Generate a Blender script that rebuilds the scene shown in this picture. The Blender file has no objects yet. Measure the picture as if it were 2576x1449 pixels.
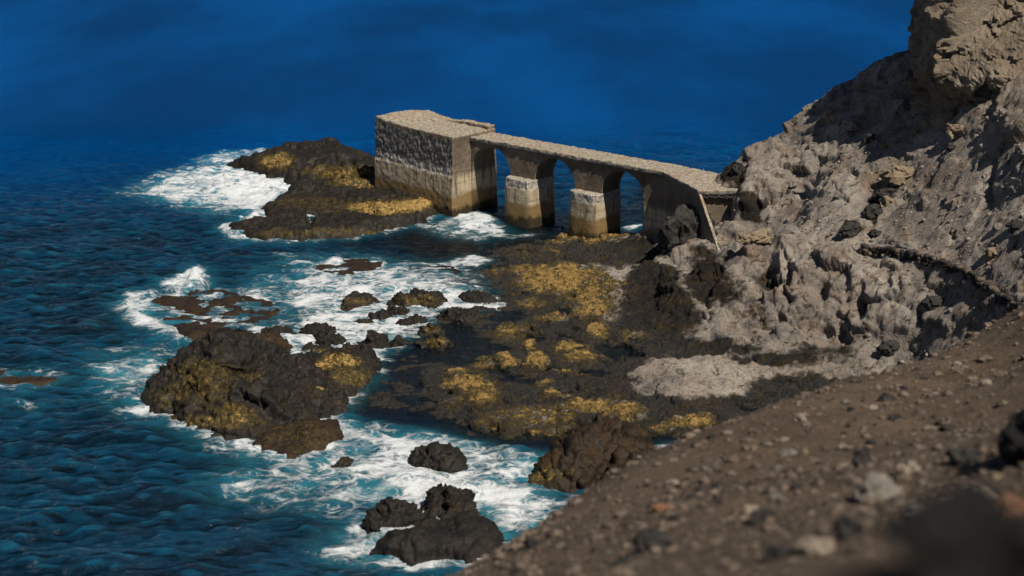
import bpy, math, random
import numpy as np
# ------------------------------------------------------------------ camera, sky, sun, exposure
SC = bpy.context.scene
H = 36.7; PITCH = math.radians(17.4); FPX = 3578.0; CX, CY = 1288.0, 724.5   # photo pixels at 2576 wide
cam = bpy.data.cameras.new('camera'); camo = bpy.data.objects.new('camera', cam); SC.collection.objects.link(camo)
camo.location = (0, 0, H); camo.rotation_euler = (math.radians(90) - PITCH, 0, 0)
cam.sensor_width = 36; cam.lens = 36 * FPX / 2576; cam.clip_start = .1; cam.clip_end = 30000
cam.dof.use_dof = True; cam.dof.focus_distance = 118; cam.dof.aperture_fstop = .31
SC.camera = camo
SUN_EL = math.radians(54); SUN_AZ = math.radians(-54)     # direction towards the sun: angle from +x
w = bpy.data.worlds.new('World'); SC.world = w; w.use_nodes = True
sky = w.node_tree.nodes.new('ShaderNodeTexSky'); sky.sky_type = 'NISHITA'; sky.sun_disc = False
sky.air_density = .6; sky.dust_density = .3; sky.sun_elevation = SUN_EL; sky.sun_rotation = math.pi / 2 - SUN_AZ
bg = w.node_tree.nodes['Background']; bg.inputs[1].default_value = .05
w.node_tree.links.new(sky.outputs[0], bg.inputs[0])
sl = bpy.data.lights.new('sun', 'SUN'); sl.energy = 5.0; sl.angle = math.radians(.5); sl.color = (1, .92, .79)
so = bpy.data.objects.new('sun', sl); SC.collection.objects.link(so)
from mathutils import Vector
so.rotation_euler = Vector((math.cos(SUN_AZ) * math.cos(SUN_EL), math.sin(SUN_AZ) * math.cos(SUN_EL), math.sin(SUN_EL))).to_track_quat('Z', 'Y').to_euler()
SC.view_settings.view_transform = 'Standard'; SC.view_settings.look = 'None'
SC.view_settings.exposure = 0.0; SC.view_settings.gamma = 1; SC.view_settings.use_curve_mapping = False

# ------------------------------------------------------------------ helpers
C = SC.collection
rng = np.random.default_rng(7); random.seed(7)
cP, sP = math.cos(PITCH), math.sin(PITCH)

def at(px, py, z=0.0, d=None):
    """world point seen at a photo pixel, on height z or at ground distance d"""
    dx = (px - CX) / FPX; dy = -(py - CY) / FPX
    v = np.array([dx, cP + dy * sP, -sP + dy * cP])
    t = d / v[1] if d is not None else (z - H) / v[2]
    return np.array([v[0] * t, v[1] * t, H + v[2] * t])

def mpp(px, py, z=0.0):
    """metres per photo pixel, across and along the ground"""
    p = at(px, py, z); q = at(px, py + 1, z)
    return math.hypot(p[0], math.hypot(p[1], H - z)) / FPX, abs(p[1] - q[1])

def _hash(ix, iy, iz, seed):
    h = (ix.astype(np.int64) * 374761393 + iy.astype(np.int64) * 668265263 + iz.astype(np.int64) * 2147483647 + seed * 1274126177) & 0xffffffff
    h = ((h ^ (h >> 13)) * 1274126177) & 0xffffffff
    h = ((h ^ (h >> 16)) * 2246822519) & 0xffffffff
    return h ^ (h >> 15)

def noise(p, seed=0):
    """gradient noise about -1..1, p (N,3)"""
    i = np.floor(p).astype(np.int64); f = p - i
    u = f * f * f * (f * (f * 6 - 15) + 10)
    out = 0
    for a in (0, 1):
        wa = u[:, 0] if a else 1 - u[:, 0]
        for b in (0, 1):
            wb = u[:, 1] if b else 1 - u[:, 1]
            for c in (0, 1):
                wc = u[:, 2] if c else 1 - u[:, 2]
                h = _hash(i[:, 0] + a, i[:, 1] + b, i[:, 2] + c, seed)
                g = ((h & 1023) / 511.5 - 1) * (f[:, 0] - a) + (((h >> 10) & 1023) / 511.5 - 1) * (f[:, 1] - b) + (((h >> 20) & 1023) / 511.5 - 1) * (f[:, 2] - c)
                out = out + wa * wb * wc * g
    return out * 1.3

def fbm(p, octs=5, seed=0, gain=.5, ridged=False, lac=2.03):
    a = 1.0; s = 0; t = 0; q = p.copy()
    for k in range(octs):
        n = noise(q, seed + k * 17)
        if ridged: n = 1 - 2.2 * np.abs(n)
        s = s + a * n; t += a; a *= gain; q = q * lac + 11.3
    return s / t

def cells(p, seed=0):
    """Worley: F1, F2 and a random value per nearest cell"""
    i = np.floor(p).astype(np.int64)
    f1 = np.full(len(p), 9.); f2 = np.full(len(p), 9.); v = np.zeros(len(p))
    for a in (-1, 0, 1):
        for b in (-1, 0, 1):
            for c in (-1, 0, 1):
                j = i + (a, b, c); h = _hash(j[:, 0], j[:, 1], j[:, 2], seed)
                q = j + np.stack([(h & 1023) / 1023., ((h >> 10) & 1023) / 1023., ((h >> 20) & 1023) / 1023.], 1) - p
                d = np.sqrt((q * q).sum(1)); near = d < f1
                f2 = np.where(near, f1, np.minimum(f2, d)); v = np.where(near, (h >> 5 & 4095) / 4095., v); f1 = np.where(near, d, f1)
    return f1, f2, v

def facets(p, seed=0, tilt=1.0):
    """broken rock: each Worley cell is a plane with its own height and tilt"""
    i = np.floor(p).astype(np.int64); f1 = np.full(len(p), 9.); v = np.zeros(len(p))
    for a in (-1, 0, 1):
        for b in (-1, 0, 1):
            for c in (-1, 0, 1):
                j = i + (a, b, c); h = _hash(j[:, 0], j[:, 1], j[:, 2], seed); g = _hash(j[:, 0], j[:, 1], j[:, 2], seed + 99)
                q = j + np.stack([(h & 1023) / 1023., ((h >> 10) & 1023) / 1023., ((h >> 20) & 1023) / 1023.], 1) - p
                d = (q * q).sum(1); near = d < f1
                t = ((g & 1023) / 511.5 - 1) * q[:, 0] + (((g >> 10) & 1023) / 511.5 - 1) * q[:, 1] + (((g >> 20) & 1023) / 511.5 - 1) * q[:, 2]
                v = np.where(near, t * tilt + ((h >> 4 & 255) / 255. - .5) * .5, v); f1 = np.where(near, d, f1)
    return v

def rbf(ctrl, c=1.5, smooth=0.02):
    """scattered heights (x, y, z) -> smooth surface z(x, y)"""
    A = np.asarray(ctrl, float); n = len(A)
    D = np.sqrt(((A[:, None, :2] - A[None, :, :2]) ** 2).sum(2) + c * c)
    M = np.zeros((n + 3, n + 3)); M[:n, :n] = -D + np.eye(n) * smooth
    Pm = np.c_[np.ones(n), A[:, :2]]; M[:n, n:] = Pm; M[n:, :n] = Pm.T
    w_ = np.linalg.solve(M, np.r_[A[:, 2], 0, 0, 0])
    def f(x, y):
        sh = np.shape(x); x = np.ravel(x); y = np.ravel(y); out = np.empty(len(x))
        for k in range(0, len(x), 20000):
            X = x[k:k + 20000]; Y = y[k:k + 20000]
            D = np.sqrt((X[:, None] - A[:, 0]) ** 2 + (Y[:, None] - A[:, 1]) ** 2 + c * c)
            out[k:k + 20000] = -D @ w_[:n] + w_[n] + w_[n + 1] * X + w_[n + 2] * Y
        return out.reshape(sh)
    return f

def polydist(x, y, poly):
    """signed distance to a polygon, positive inside"""
    P = np.asarray(poly)[:, :2]; best = np.full(x.shape, 1e9); ins = np.zeros(x.shape, bool)
    for k in range(len(P)):
        a = P[k]; b = P[(k + 1) % len(P)]; e = b - a
        t = np.clip(((x - a[0]) * e[0] + (y - a[1]) * e[1]) / (e @ e + 1e-9), 0, 1)
        best = np.minimum(best, (x - a[0] - t * e[0]) ** 2 + (y - a[1] - t * e[1]) ** 2)
        c_ = ((a[1] > y) != (b[1] > y)) & (x < (b[0] - a[0]) * (y - a[1]) / (b[1] - a[1] + 1e-12) + a[0])
        ins ^= c_
    d = np.sqrt(best); return np.where(ins, d, -d)

def sstep(a, b, x):
    t = np.clip((x - a) / (b - a), 0, 1); return t * t * (3 - 2 * t)

def pxpoly(pts, z=0.0): return np.array([at(px, py, z)[:2] for px, py in pts])

def pxblob(x, y, px, py, rx, ry, z=0.0):
    """soft ellipse given in photo pixels, laid on the ground: 1 in the middle, 0 outside"""
    c = at(px, py, z); mx, my = mpp(px, py, z)
    r = ((x - c[0]) / (rx * mx)) ** 2 + ((y - c[1]) / (ry * my)) ** 2
    return np.clip(1 - r, 0, 1)

def mesh_obj(name, V, Fq, material, parent=None, attrs=None, smooth=True, kind=None, uvs=None):
    me = bpy.data.meshes.new(name); V = np.asarray(V, np.float32); Fq = np.asarray(Fq, np.int32)
    k = Fq.shape[1]
    me.vertices.add(len(V)); me.vertices.foreach_set('co', V.ravel())
    me.loops.add(Fq.size); me.loops.foreach_set('vertex_index', Fq.ravel())
    me.polygons.add(len(Fq)); me.polygons.foreach_set('loop_start', np.arange(0, Fq.size, k, dtype=np.int32))
    me.polygons.foreach_set('loop_total', np.full(len(Fq), k, np.int32))
    me.polygons.foreach_set('use_smooth', np.full(len(Fq), smooth, bool))
    for an, av in (attrs or {}).items():
        a = me.attributes.new(an, 'FLOAT', 'POINT'); a.data.foreach_set('value', np.asarray(av, np.float32))
    me.update(calc_edges=True); me.validate()
    me.materials.append(material)
    o = bpy.data.objects.new(name, me); C.objects.link(o)
    if parent: o.parent = parent
    if kind: o['kind'] = kind
    return o

def tag(o, label, cat, group=None):
    o['label'] = label; o['category'] = cat
    if group: o['group'] = group
    return o

def empty(name, loc):
    o = bpy.data.objects.new(name, None); C.objects.link(o); o.location = loc; o.empty_display_size = .3; return o

def gridfaces(nx, ny):
    i = np.arange(nx - 1)[None, :] + np.arange(ny - 1)[:, None] * nx
    return np.stack([i, i + 1, i + 1 + nx, i + nx], -1).reshape(-1, 4)

def vnormals(V, Fq):
    n = np.zeros_like(V); a = V[Fq[:, 2]] - V[Fq[:, 0]]; b = V[Fq[:, 3 if Fq.shape[1] == 4 else 1]] - V[Fq[:, 1 if Fq.shape[1] == 4 else 0]]
    fn = np.cross(a, b) if Fq.shape[1] == 4 else np.cross(b, a)
    for k in range(Fq.shape[1]):
        for j in range(3): n[:, j] += np.bincount(Fq[:, k], fn[:, j], len(V))
    return n / (np.linalg.norm(n, axis=1, keepdims=True) + 1e-9)

def compact(V, Fq, attrs):
    used, inv = np.unique(Fq, return_inverse=True)
    return V[used], inv.reshape(Fq.shape), {k: a[used] for k, a in attrs.items()}

# ------------------------------------------------------------------ node helpers
class NT:
    def __init__(s, name):
        s.m = bpy.data.materials.new(name); s.m.use_nodes = True; s.t = s.m.node_tree; s.t.nodes.clear()
        s.out = s.t.nodes.new('ShaderNodeOutputMaterial')
    def n(s, kind, **kw):
        nd = s.t.nodes.new('ShaderNode' + kind)
        for k, v in kw.items(): setattr(nd, k, v)
        return nd
    def put(s, sock, v):
        if v is None: return
        if isinstance(v, bpy.types.NodeSocket): s.t.links.new(v, sock)
        elif isinstance(v, (tuple, list)) and len(v) == 3 and sock.type == 'RGBA': sock.default_value = (*v, 1)
        else: sock.default_value = v
    def math(s, op, a, b=None, c=None, clamp=False):
        nd = s.n('Math', operation=op, use_clamp=clamp)
        for k, v in enumerate((a, b, c)): s.put(nd.inputs[k], v)
        return nd.outputs[0]
    def mix(s, f, a, b, blend='MIX'):
        nd = s.n('Mix', data_type='RGBA', blend_type=blend)
        s.put(nd.inputs[0], f); s.put(nd.inputs[6], a); s.put(nd.inputs[7], b); return nd.outputs[2]
    def ramp(s, f, a, b, lo=0., hi=1.):
        nd = s.n('MapRange', interpolation_type='SMOOTHSTEP')
        s.put(nd.inputs[0], f); s.put(nd.inputs[1], a); s.put(nd.inputs[2], b); nd.inputs[3].default_value = lo; nd.inputs[4].default_value = hi
        return nd.outputs[0]
    def attr(s, name): return s.n('Attribute', attribute_name=name).outputs['Fac']
    def pos(s, scale=(1, 1, 1), obj=False):
        o = s.n('TexCoord').outputs['Object'] if obj else s.n('NewGeometry').outputs['Position']
        mp = s.n('Mapping'); s.put(mp.inputs[0], o); mp.inputs[3].default_value = scale; return mp.outputs[0]
    def noise(s, v, scale, detail=4, rough=.55, dist=0., typ='FBM', col=False):
        nd = s.n('TexNoise'); s.put(nd.inputs['Vector'], v); nd.inputs['Scale'].default_value = scale
        nd.inputs['Detail'].default_value = detail; nd.inputs['Roughness'].default_value = rough; nd.inputs['Distortion'].default_value = dist
        return nd.outputs[1 if col else 0]
    def voro(s, v, scale, feature='F1', out=0, rnd=1.):
        nd = s.n('TexVoronoi', feature=feature); s.put(nd.inputs['Vector'], v); nd.inputs['Scale'].default_value = scale
        nd.inputs['Randomness'].default_value = rnd; return nd.outputs[out]
    def warp(s, v, scale, amt):
        n = s.noise(v, scale, 2, col=True); a = s.n('VectorMath', operation='SUBTRACT'); s.put(a.inputs[0], n); a.inputs[1].default_value = (.5, .5, .5)
        b = s.n('VectorMath', operation='SCALE'); s.put(b.inputs[0], a.outputs[0]); b.inputs[3].default_value = amt
        c = s.n('VectorMath', operation='ADD'); s.put(c.inputs[0], v); s.put(c.inputs[1], b.outputs[0]); return c.outputs[0]
    def bump(s, h, dist, strength=1., prev=None):
        nd = s.n('Bump'); s.put(nd.inputs['Height'], h); nd.inputs['Distance'].default_value = dist; s.put(nd.inputs['Strength'], strength)
        if prev: s.put(nd.inputs['Normal'], prev)
        return nd.outputs[0]
    def bsdf(s, color, rough=.9, normal=None, spec=.3):
        b = s.n('BsdfPrincipled'); s.put(b.inputs['Base Color'], color); s.put(b.inputs['Roughness'], rough); s.put(b.inputs['Specular IOR Level'], spec)
        if normal: s.put(b.inputs['Normal'], normal)
        s.t.links.new(b.outputs[0], s.out.inputs[0]); return b

# ------------------------------------------------------------------ materials
def m_tuff():
    """headland: pale ash tuff, pinkish patches, dark lava, wet dark foot, olive and yellow growth (attributes say where)"""
    t = NT('tuff_and_lava'); p = t.pos()
    n1 = t.noise(p, .16, 5, .6); n2 = t.noise(p, 1.3, 6, .65); n3 = t.noise(p, 7, 4, .7); n4 = t.noise(p, .45, 4, .6, .6)
    n6 = t.noise(p, .3, 5, .65, .4); n7 = t.noise(t.pos((1, 1, .35)), 2.2, 5, .7)
    c = t.mix(t.ramp(n1, .35, .65), (.28, .24, .205), (.45, .395, .34))
    c = t.mix(t.ramp(n4, .5, .68, 0, .8), c, (.30, .215, .165))                 # pinkish ash
    c = t.mix(t.ramp(n6, .54, .66, 0, .75), c, (.125, .12, .118))              # grey clinker
    c = t.mix(t.math('MULTIPLY', t.ramp(n2, .52, .7), .55), c, (.14, .125, .112))
    c = t.mix(t.ramp(n7, .58, .68, 0, .5), c, (.085, .078, .072))
    c = t.mix(t.math('MULTIPLY', t.ramp(n3, .5, .66), .6), c, (.125, .108, .095))
    c = t.mix(t.math('MULTIPLY', t.ramp(n3, .42, .25), .5), c, (.46, .43, .385))
    c = t.mix(t.math('MULTIPLY', t.attr('tan'), t.ramp(n2, .7, .35, .55, 1.)), c, (.22, .165, .095))
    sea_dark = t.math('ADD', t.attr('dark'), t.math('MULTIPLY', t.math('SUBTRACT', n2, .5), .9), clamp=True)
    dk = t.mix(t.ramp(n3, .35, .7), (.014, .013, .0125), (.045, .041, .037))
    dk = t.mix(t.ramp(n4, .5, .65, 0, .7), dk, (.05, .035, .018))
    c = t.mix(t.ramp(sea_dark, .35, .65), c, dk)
    al = t.math('ADD', t.attr('algae'), t.math('MULTIPLY', t.math('SUBTRACT', t.noise(t.pos((.7, 1.2, 1.)), 1.7, 7, .75), .5), 3.3))
    ol = t.mix(t.ramp(n3, .4, .65), (.035, .026, .008), (.085, .06, .016))
    ye = t.mix(t.ramp(n3, .35, .65), (.14, .085, .022), (.52, .34, .115))
    c = t.mix(t.ramp(al, .1, .5), c, ol)
    c = t.mix(t.ramp(al, .5, 1.05), c, ye)
    wet = t.attr('wet')
    nb = t.bump(t.noise(p, 2.0, 8, .72), .5, .9); nb = t.bump(n3, .12, .9, nb); nb = t.bump(t.noise(p, 24, 3, .6), .03, .8, nb)
    r = t.math('SUBTRACT', .95, t.math('MULTIPLY', wet, .62))
    t.bsdf(c, r, nb, t.math('ADD', .12, t.math('MULTIPLY', wet, .25))); return t.m

def m_seashore(name, dark=(.009, .008, .0075), dark2=(.026, .022, .018), brown=None):
    """wave-washed lava with olive and yellow algae where the attribute says"""
    t = NT(name); p = t.pos()
    n2 = t.noise(p, 1.1, 6, .65); n3 = t.noise(p, 6, 5, .7); n5 = t.noise(p, 2.6, 6, .7)
    c = t.mix(t.ramp(n3, .35, .7), dark, dark2); c = t.mix(t.ramp(t.noise(p, .7, 4, .6), .52, .68, 0, .7), c, (.03, .021, .011))
    if brown: c = t.mix(t.ramp(n2, .4, .65), c, brown)
    al = t.math('ADD', t.attr('algae'), t.math('MULTIPLY', t.math('SUBTRACT', n5, .5), 2.4))
    ol = t.mix(t.ramp(n3, .4, .65), (.035, .026, .008), (.085, .06, .016))
    ye = t.mix(t.ramp(n3, .35, .65), (.14, .085, .022), (.52, .34, .115))
    c = t.mix(t.ramp(al, .1, .5), c, ol); c = t.mix(t.ramp(al, .5, 1.05), c, ye)
    nb = t.bump(n3, .05, .8); nb = t.bump(n2, .2, .7, nb); nb = t.bump(t.noise(p, 24, 3, .6), .015, .6, nb)
    t.bsdf(c, t.ramp(n2, .35, .65, .4, .8), nb, .22); return t.m

def m_concrete():
    t = NT('weathered_concrete'); p = t.pos(); z = t.n('SeparateXYZ'); t.put(z.inputs[0], t.n('NewGeometry').outputs['Position']); z = z.outputs[2]
    n1 = t.noise(p, .5, 5, .6); n2 = t.noise(p, 3., 6, .65); n3 = t.noise(p, 14, 4, .7)
    streak = t.noise(t.pos((2.2, 2.2, .18)), 1.3, 5, .65)
    boards = t.noise(t.pos((.06, .06, 7.)), 1., 2, .5)
    rubble = t.math('ADD', t.attr('rough'), t.math('MULTIPLY', t.math('SUBTRACT', n2, .5), .7), clamp=True)
    top = t.attr('top')
    zn = t.math('ADD', z, t.math('ADD', t.math('MULTIPLY', t.math('SUBTRACT', n1, .5), 1.2), t.math('MULTIPLY', t.math('SUBTRACT', streak, .5), 1.4)))
    c = t.mix(t.ramp(n1, .35, .65), (.12, .094, .068), (.19, .15, .11))       # board-marked render, brown above the ledges
    c = t.mix(t.math('MULTIPLY', t.ramp(zn, 1.9, 2.5), t.ramp(zn, 4.7, 3.9)), c, t.mix(t.ramp(streak, .4, .65), (.50, .415, .29), (.27, .21, .135)))
    c = t.mix(t.ramp(boards, .54, .62, 0, .35), c, (.10, .075, .05))
    c = t.mix(t.ramp(streak, .56, .7, 0, .8), c, (.06, .048, .034))
    c = t.mix(t.ramp(zn, 2.6, 2.0, 0, .9), c, (.23, .15, .062))                # tide bands
    c = t.mix(t.ramp(zn, 1.3, .7), c, (.035, .026, .013))
    rv = t.noise(t.pos((1, 1, .5)), 5.5, 5, .7); rg = t.mix(t.ramp(rv, .32, .74), (.075, .07, .065), (.26, .24, .215)); rg = t.mix(t.ramp(z, 5.3, 5.0), rg, t.mix(t.ramp(rv, .36, .6), (.17, .155, .135), (.52, .475, .41)))
    c = t.mix(t.ramp(rubble, .4, .62), c, rg)
    tp = t.mix(t.ramp(n2, .4, .62), (.40, .345, .27), (.17, .14, .105)); tp = t.mix(t.ramp(n1, .5, .65, 0, .7), tp, (.30, .20, .125)); tp = t.mix(t.ramp(n3, .54, .68), tp, (.52, .48, .42)); tp = t.mix(t.ramp(n3, .42, .3, 0, .8), tp, (.07, .06, .05))
    c = t.mix(top, c, tp)
    nb = t.bump(n3, .05, .8); nb = t.bump(n2, .12, .6, nb); nb = t.bump(boards, .05, .5, nb)
    t.bsdf(c, .92, nb, .25); return t.m

def m_earth():
    t = NT('brown_gritty_earth'); p = t.pos()
    n1 = t.noise(p, .3, 5, .6); n2 = t.noise(p, 2.2, 6, .7); n3 = t.noise(p, 11, 5, .75)
    c = t.mix(t.ramp(n1, .35, .65), (.078, .055, .037), (.122, .088, .06))
    c = t.mix(t.ramp(n2, .5, .7, 0, .7), c, (.07, .053, .042)); c = t.mix(t.ramp(n3, .55, .7, 0, .8), c, (.25, .20, .155)); c = t.mix(t.ramp(n3, .45, .3, 0, .7), c, (.05, .04, .033))
    nb = t.bump(n3, .06, .9); nb = t.bump(n2, .12, .7, nb)
    t.bsdf(c, .95, nb, .2); return t.m

def m_stone(name, a, b):
    t = NT(name); p = t.pos(obj=True); n = t.noise(p, 3, 5, .65); n3 = t.noise(p, 16, 4, .7)
    c = t.mix(t.ramp(n, .35, .65), a, b); c = t.mix(t.ramp(n3, .55, .7, 0, .6), c, tuple(x * 1.7 for x in b)); c = t.mix(t.ramp(n3, .42, .3, 0, .6), c, tuple(x * .5 for x in a))
    nb = t.bump(n3, .04, .8); nb = t.bump(n, .1, .7, nb); t.bsdf(c, .9, nb, .25); return t.m

def m_sea():
    t = NT('sea_water'); p = t.pos(); F = t.attr('foam'); T = t.attr('aerated'); S = t.attr('shallow'); Dp = t.attr('offshore'); calm_ = t.attr('calm')
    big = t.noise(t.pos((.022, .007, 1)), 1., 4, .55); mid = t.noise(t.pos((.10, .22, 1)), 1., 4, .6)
    near = t.mix(t.ramp(mid, .35, .65), (.0015, .012, .024), (.002, .036, .078)); near = t.mix(t.ramp(t.attr('crest'), .35, 2.2), near, (.003, .060, .112)); near = t.mix(t.ramp(t.attr('crest'), -.2, -1.8), near, (.001, .007, .014))  # light through crests and dark troughs painted into the water colour
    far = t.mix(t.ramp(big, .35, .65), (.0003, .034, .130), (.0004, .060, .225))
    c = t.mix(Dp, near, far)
    c = t.mix(t.math('MULTIPLY', t.ramp(S, .12, .55), .9), c, (.0035, .0065, .012))
    c = t.mix(t.ramp(calm_, .8, .3), c, (.002, .0055, .014))
    tq = t.ramp(t.noise(p, .45, 4, .6, .4), .3, .65, .35, 1.)
    c = t.mix(t.math('MULTIPLY', T, tq), c, (.035, .27, .36))
    # lacy foam: warped cell edges and torn noise, opened up by the local amount of foam
    q = t.warp(t.warp(t.pos((.60, 1., 1)), .45, 1.7), 2.2, .55)
    e1 = t.voro(q, .7, 'DISTANCE_TO_EDGE'); e2 = t.voro(q, 1.9, 'DISTANCE_TO_EDGE')
    tear = t.noise(q, .8, 8, .72); blot = t.noise(t.pos((.5, 1., 1)), .33, 3, .55, .5)
    lace = t.math('MAXIMUM', t.ramp(e1, .20, .0), t.math('MULTIPLY', t.ramp(e2, .22, .0), .8))
    pat = t.math('ADD', t.math('ADD', t.math('MULTIPLY', lace, .34), t.ramp(tear, .30, .70, 0, .62)), t.math('MULTIPLY', t.math('SUBTRACT', blot, .5), .9))
    d = t.math('SUBTRACT', t.math('ADD', pat, F), .92)
    foam = t.ramp(d, -.16, .42)
    foam = t.math('MULTIPLY', foam, t.ramp(F, .02, .2))
    body_c = t.mix(foam, c, (.60, .63, .66))
    rip = t.noise(t.warp(t.pos((.8, 1.5, 1)), .6, .6), 2.2, 5, .62)
    calm = t.attr('calm')
    nb = t.bump(rip, .30, t.math('MULTIPLY', calm, t.ramp(Dp, .0, 1., .9, .45)))
    nb = t.bump(t.noise(t.warp(t.pos((.22, .8, 1)), .3, .8), 1., 4, .6), .6, .45, nb)
    nbf = t.bump(foam, .10, .8, nb)
    diff = t.n('BsdfDiffuse'); t.put(diff.inputs[0], body_c); t.put(diff.inputs['Normal'], nbf)
    tr = t.n('BsdfTransparent'); tr.inputs[0].default_value = (.62, .74, .78, 1)
    ms = t.n('MixShader'); t.put(ms.inputs[0], t.math('MULTIPLY', S, t.math('SUBTRACT', 1., t.math('MAXIMUM', foam, t.math('MULTIPLY', T, .6))))); t.put(ms.inputs[1], diff.outputs[0]); t.put(ms.inputs[2], tr.outputs[0])
    gl = t.n('BsdfGlossy'); gl.inputs['Roughness'].default_value = .08; t.put(gl.inputs['Normal'], nb)
    fr = t.n('Fresnel'); fr.inputs[0].default_value = 1.33; t.put(fr.inputs['Normal'], nb)
    m2 = t.n('MixShader'); t.put(m2.inputs[0], t.math('MULTIPLY', t.math('MULTIPLY', fr.outputs[0], t.math('SUBTRACT', 1., foam)), t.ramp(Dp, 0., 1., 1., .05))); t.put(m2.inputs[1], ms.outputs[0]); t.put(m2.inputs[2], gl.outputs[0])
    t.t.links.new(m2.outputs[0], t.out.inputs[0]); return t.m

TUFF = m_tuff(); LAVA = m_seashore('wet_lava'); LAVA_BROWN = m_seashore('brown_washed_lava', (.014, .010, .0075), (.032, .022, .015), (.040, .023, .011))
CONC = m_concrete(); EARTH = m_earth(); SEA = m_sea()
# ------------------------------------------------------------------ terrain: headland, rock shelf, sea bed
def to_px(V):
    Z = V[:, 2] - H; f = V[:, 1] * cP - Z * sP; u = V[:, 1] * sP + Z * cP
    return CX + FPX * V[:, 0] / f, CY - FPX * u / f

def patch(px, py, items, soft=.6):
    """where a kind of rock crops out: soft ellipses (px, py, rx, ry[, strength])"""
    out = np.zeros(px.shape)
    for it in items:
        r = np.sqrt(((px - it[0]) / it[2]) ** 2 + ((py - it[1]) / it[3]) ** 2)
        out = np.maximum(out, (it[4] if len(it) > 4 else 1.) * (1 - sstep(1 - soft, 1 + soft * .6, r)))
    return out

RES = .125
ctrl = []
def cz(*pts):
    for p in pts: ctrl.append(tuple(at(*p)))
def cd(*pts):
    for px, py, d in pts: ctrl.append(tuple(at(px, py, d=d)))
# shelf and the water between the rocks
cz((1240,640,-.12),(1330,605,-.4),(1180,620,-.35),(1060,600,-.4),(1100,640,-.4),(950,620,-1.4),(1330,690,.3),(1400,705,.55),(1480,740,.5),(1450,650,.3),
   (1520,612,.6),(1500,790,.3),(1400,800,.1),(1300,790,-.1),(1200,760,-.02),(1150,800,-.1),(1200,850,-.08),(1290,840,.12),(1120,880,-.12),(1040,930,-.02),(1210,910,.05),
   (1330,900,.15),(1450,900,.05),(1560,885,-.12),(1180,975,.3),(1100,960,.08),(1000,980,.02),(960,1040,-.2),(1100,1040,.08),(1230,1020,.2),(1350,1060,.15),(1450,1030,.3),
   (1570,1045,.5),(1420,1095,.08),(1280,1110,-.08),(1620,1090,.3),(1740,1070,.5),(1660,1130,-.7),(1300,1160,-1.1),(1180,1105,-.25),(1000,1150,-2.5),(1200,1220,-2.2),(1350,1220,-2.2),
   (900,1250,-3.2),(700,1200,-3.6),(900,750,-1.7),(1000,800,-1.1),(800,850,-1.6),(700,800,-1.3),(1050,700,-1.2),(1150,690,-.6),(540,790,-.5),(400,900,-3.5),(300,700,-4),(500,620,-4),(700,660,-3),(850,640,-2.2),
   (1100,1350,-3),(1300,1330,-2.5),(1000,1420,-4),(1500,1240,-1.5),(1650,1200,-1.5),(1800,1120,-.6),(1950,1080,.1),(2100,1050,.6))
cz((1700,925,1.3),(1755,962,1.2),(1850,968,1.1),(1610,968,.7),(1520,962,.4),(1650,1003,.45),(1800,1005,.55),(1950,1030,.05),(2060,990,.7),(2140,962,1.1))
# headland foot, crags, tops
cz((1630,655,1.1),(1560,755,.7),(1545,835,.5),(1650,885,.5),(1750,893,.8),(1900,915,1.1),(2000,935,1.2),(2200,940,1.6),
   (1660,615,1.7),(1700,640,2.2),(1765,695,3.1),(1700,765,2.1),(1650,805,1.3),(1790,820,1.9),(1700,500,.4),(1700,560,.8),(1560,560,-.4),(1650,590,1.2),(1640,480,-1.),(1400,560,-.6))
cd((1745,602,123),(1818,590,119.3),(1870,600,116.5),(1860,640,110),(1850,700,105),(1850,800,101.5),(1960,640,106.5),(1960,750,101.5),(1960,850,97.5),(2100,840,97.3),(2100,740,99),(2100,640,102.5),(2100,560,106.5),(2100,450,112.5),(2100,350,119.5),
   (2300,920,92),(2300,800,94),(2300,725,95.6),(2300,655,97.8),(2300,600,100),(2300,500,105),(2300,400,110),(2300,320,114),(2300,250,117.5),(2450,850,88),(2450,725,90.6),(2450,640,93.5),(2450,500,99),(2450,350,104.5),(2450,280,107),
   (2570,795,84.5),(2570,700,87),(2570,640,89),(2570,500,94),(2570,350,99.5),(2570,235,103.5),(2000,570,112),(2000,500,116.5),(2000,400,121),(1900,610,115),(1900,560,116.5),(1880,500,118),(1900,450,119.8),(1828,455,123.4),(1850,535,118.6),(1866,562,117.2),(1745,592,121.5),(1780,604,118.5),(2200,600,103),(2200,500,108),(2200,300,118))
sky_pts = [(1845,428,9.),(1900,388,10),(1990,335,12),(2040,275,14.),(2095,243,15.2),(2200,190,17.2),(2320,112,20)]
for px, py, z in sky_pts:
    p = at(px, py, z); ctrl.append(tuple(p)); ctrl.append((p[0] - 2, p[1] + 7, max(z - 10, 0))); ctrl.append((p[0] - 5, p[1] + 14, -3.))
for q in [(38,108,19.),(38,118,19.5),(42,130,20),(45,98,22),(50,104,23),(58,92,25),(50,120,25),(58,140,20),(42,82,15),(50,82,18),(58,76,18),(46,145,6),(30,150,-4),(56,156,-4),(20,140,-3),(8,150,-4),(-10,158,-4),(-28,150,-5),(-28,120,-5),(-28,90,-5),
          (-10,74,-5),(5,72,-4),(20,72,-1),(30,76,2.),(26,84,.6),(38,74,8)]: ctrl.append(q)
zf = rbf(ctrl, 1.2, .15)
gx = np.arange(-30, 58.01, RES); gy = np.arange(72, 160.01, RES); nx, ny = len(gx), len(gy)
X, Y = np.meshgrid(gx, gy); base = zf(X, Y).ravel(); Pg = np.stack([X.ravel(), Y.ravel(), base], 1)
px, py = to_px(Pg)
wv_ = np.stack([fbm(Pg / 2.2, 3, 201), fbm(Pg / 2.2 + 50, 3, 205)], 1); px0, py0 = px, py; px = px + 46 * wv_[:, 0]; py = py + 20 * wv_[:, 1]
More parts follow.
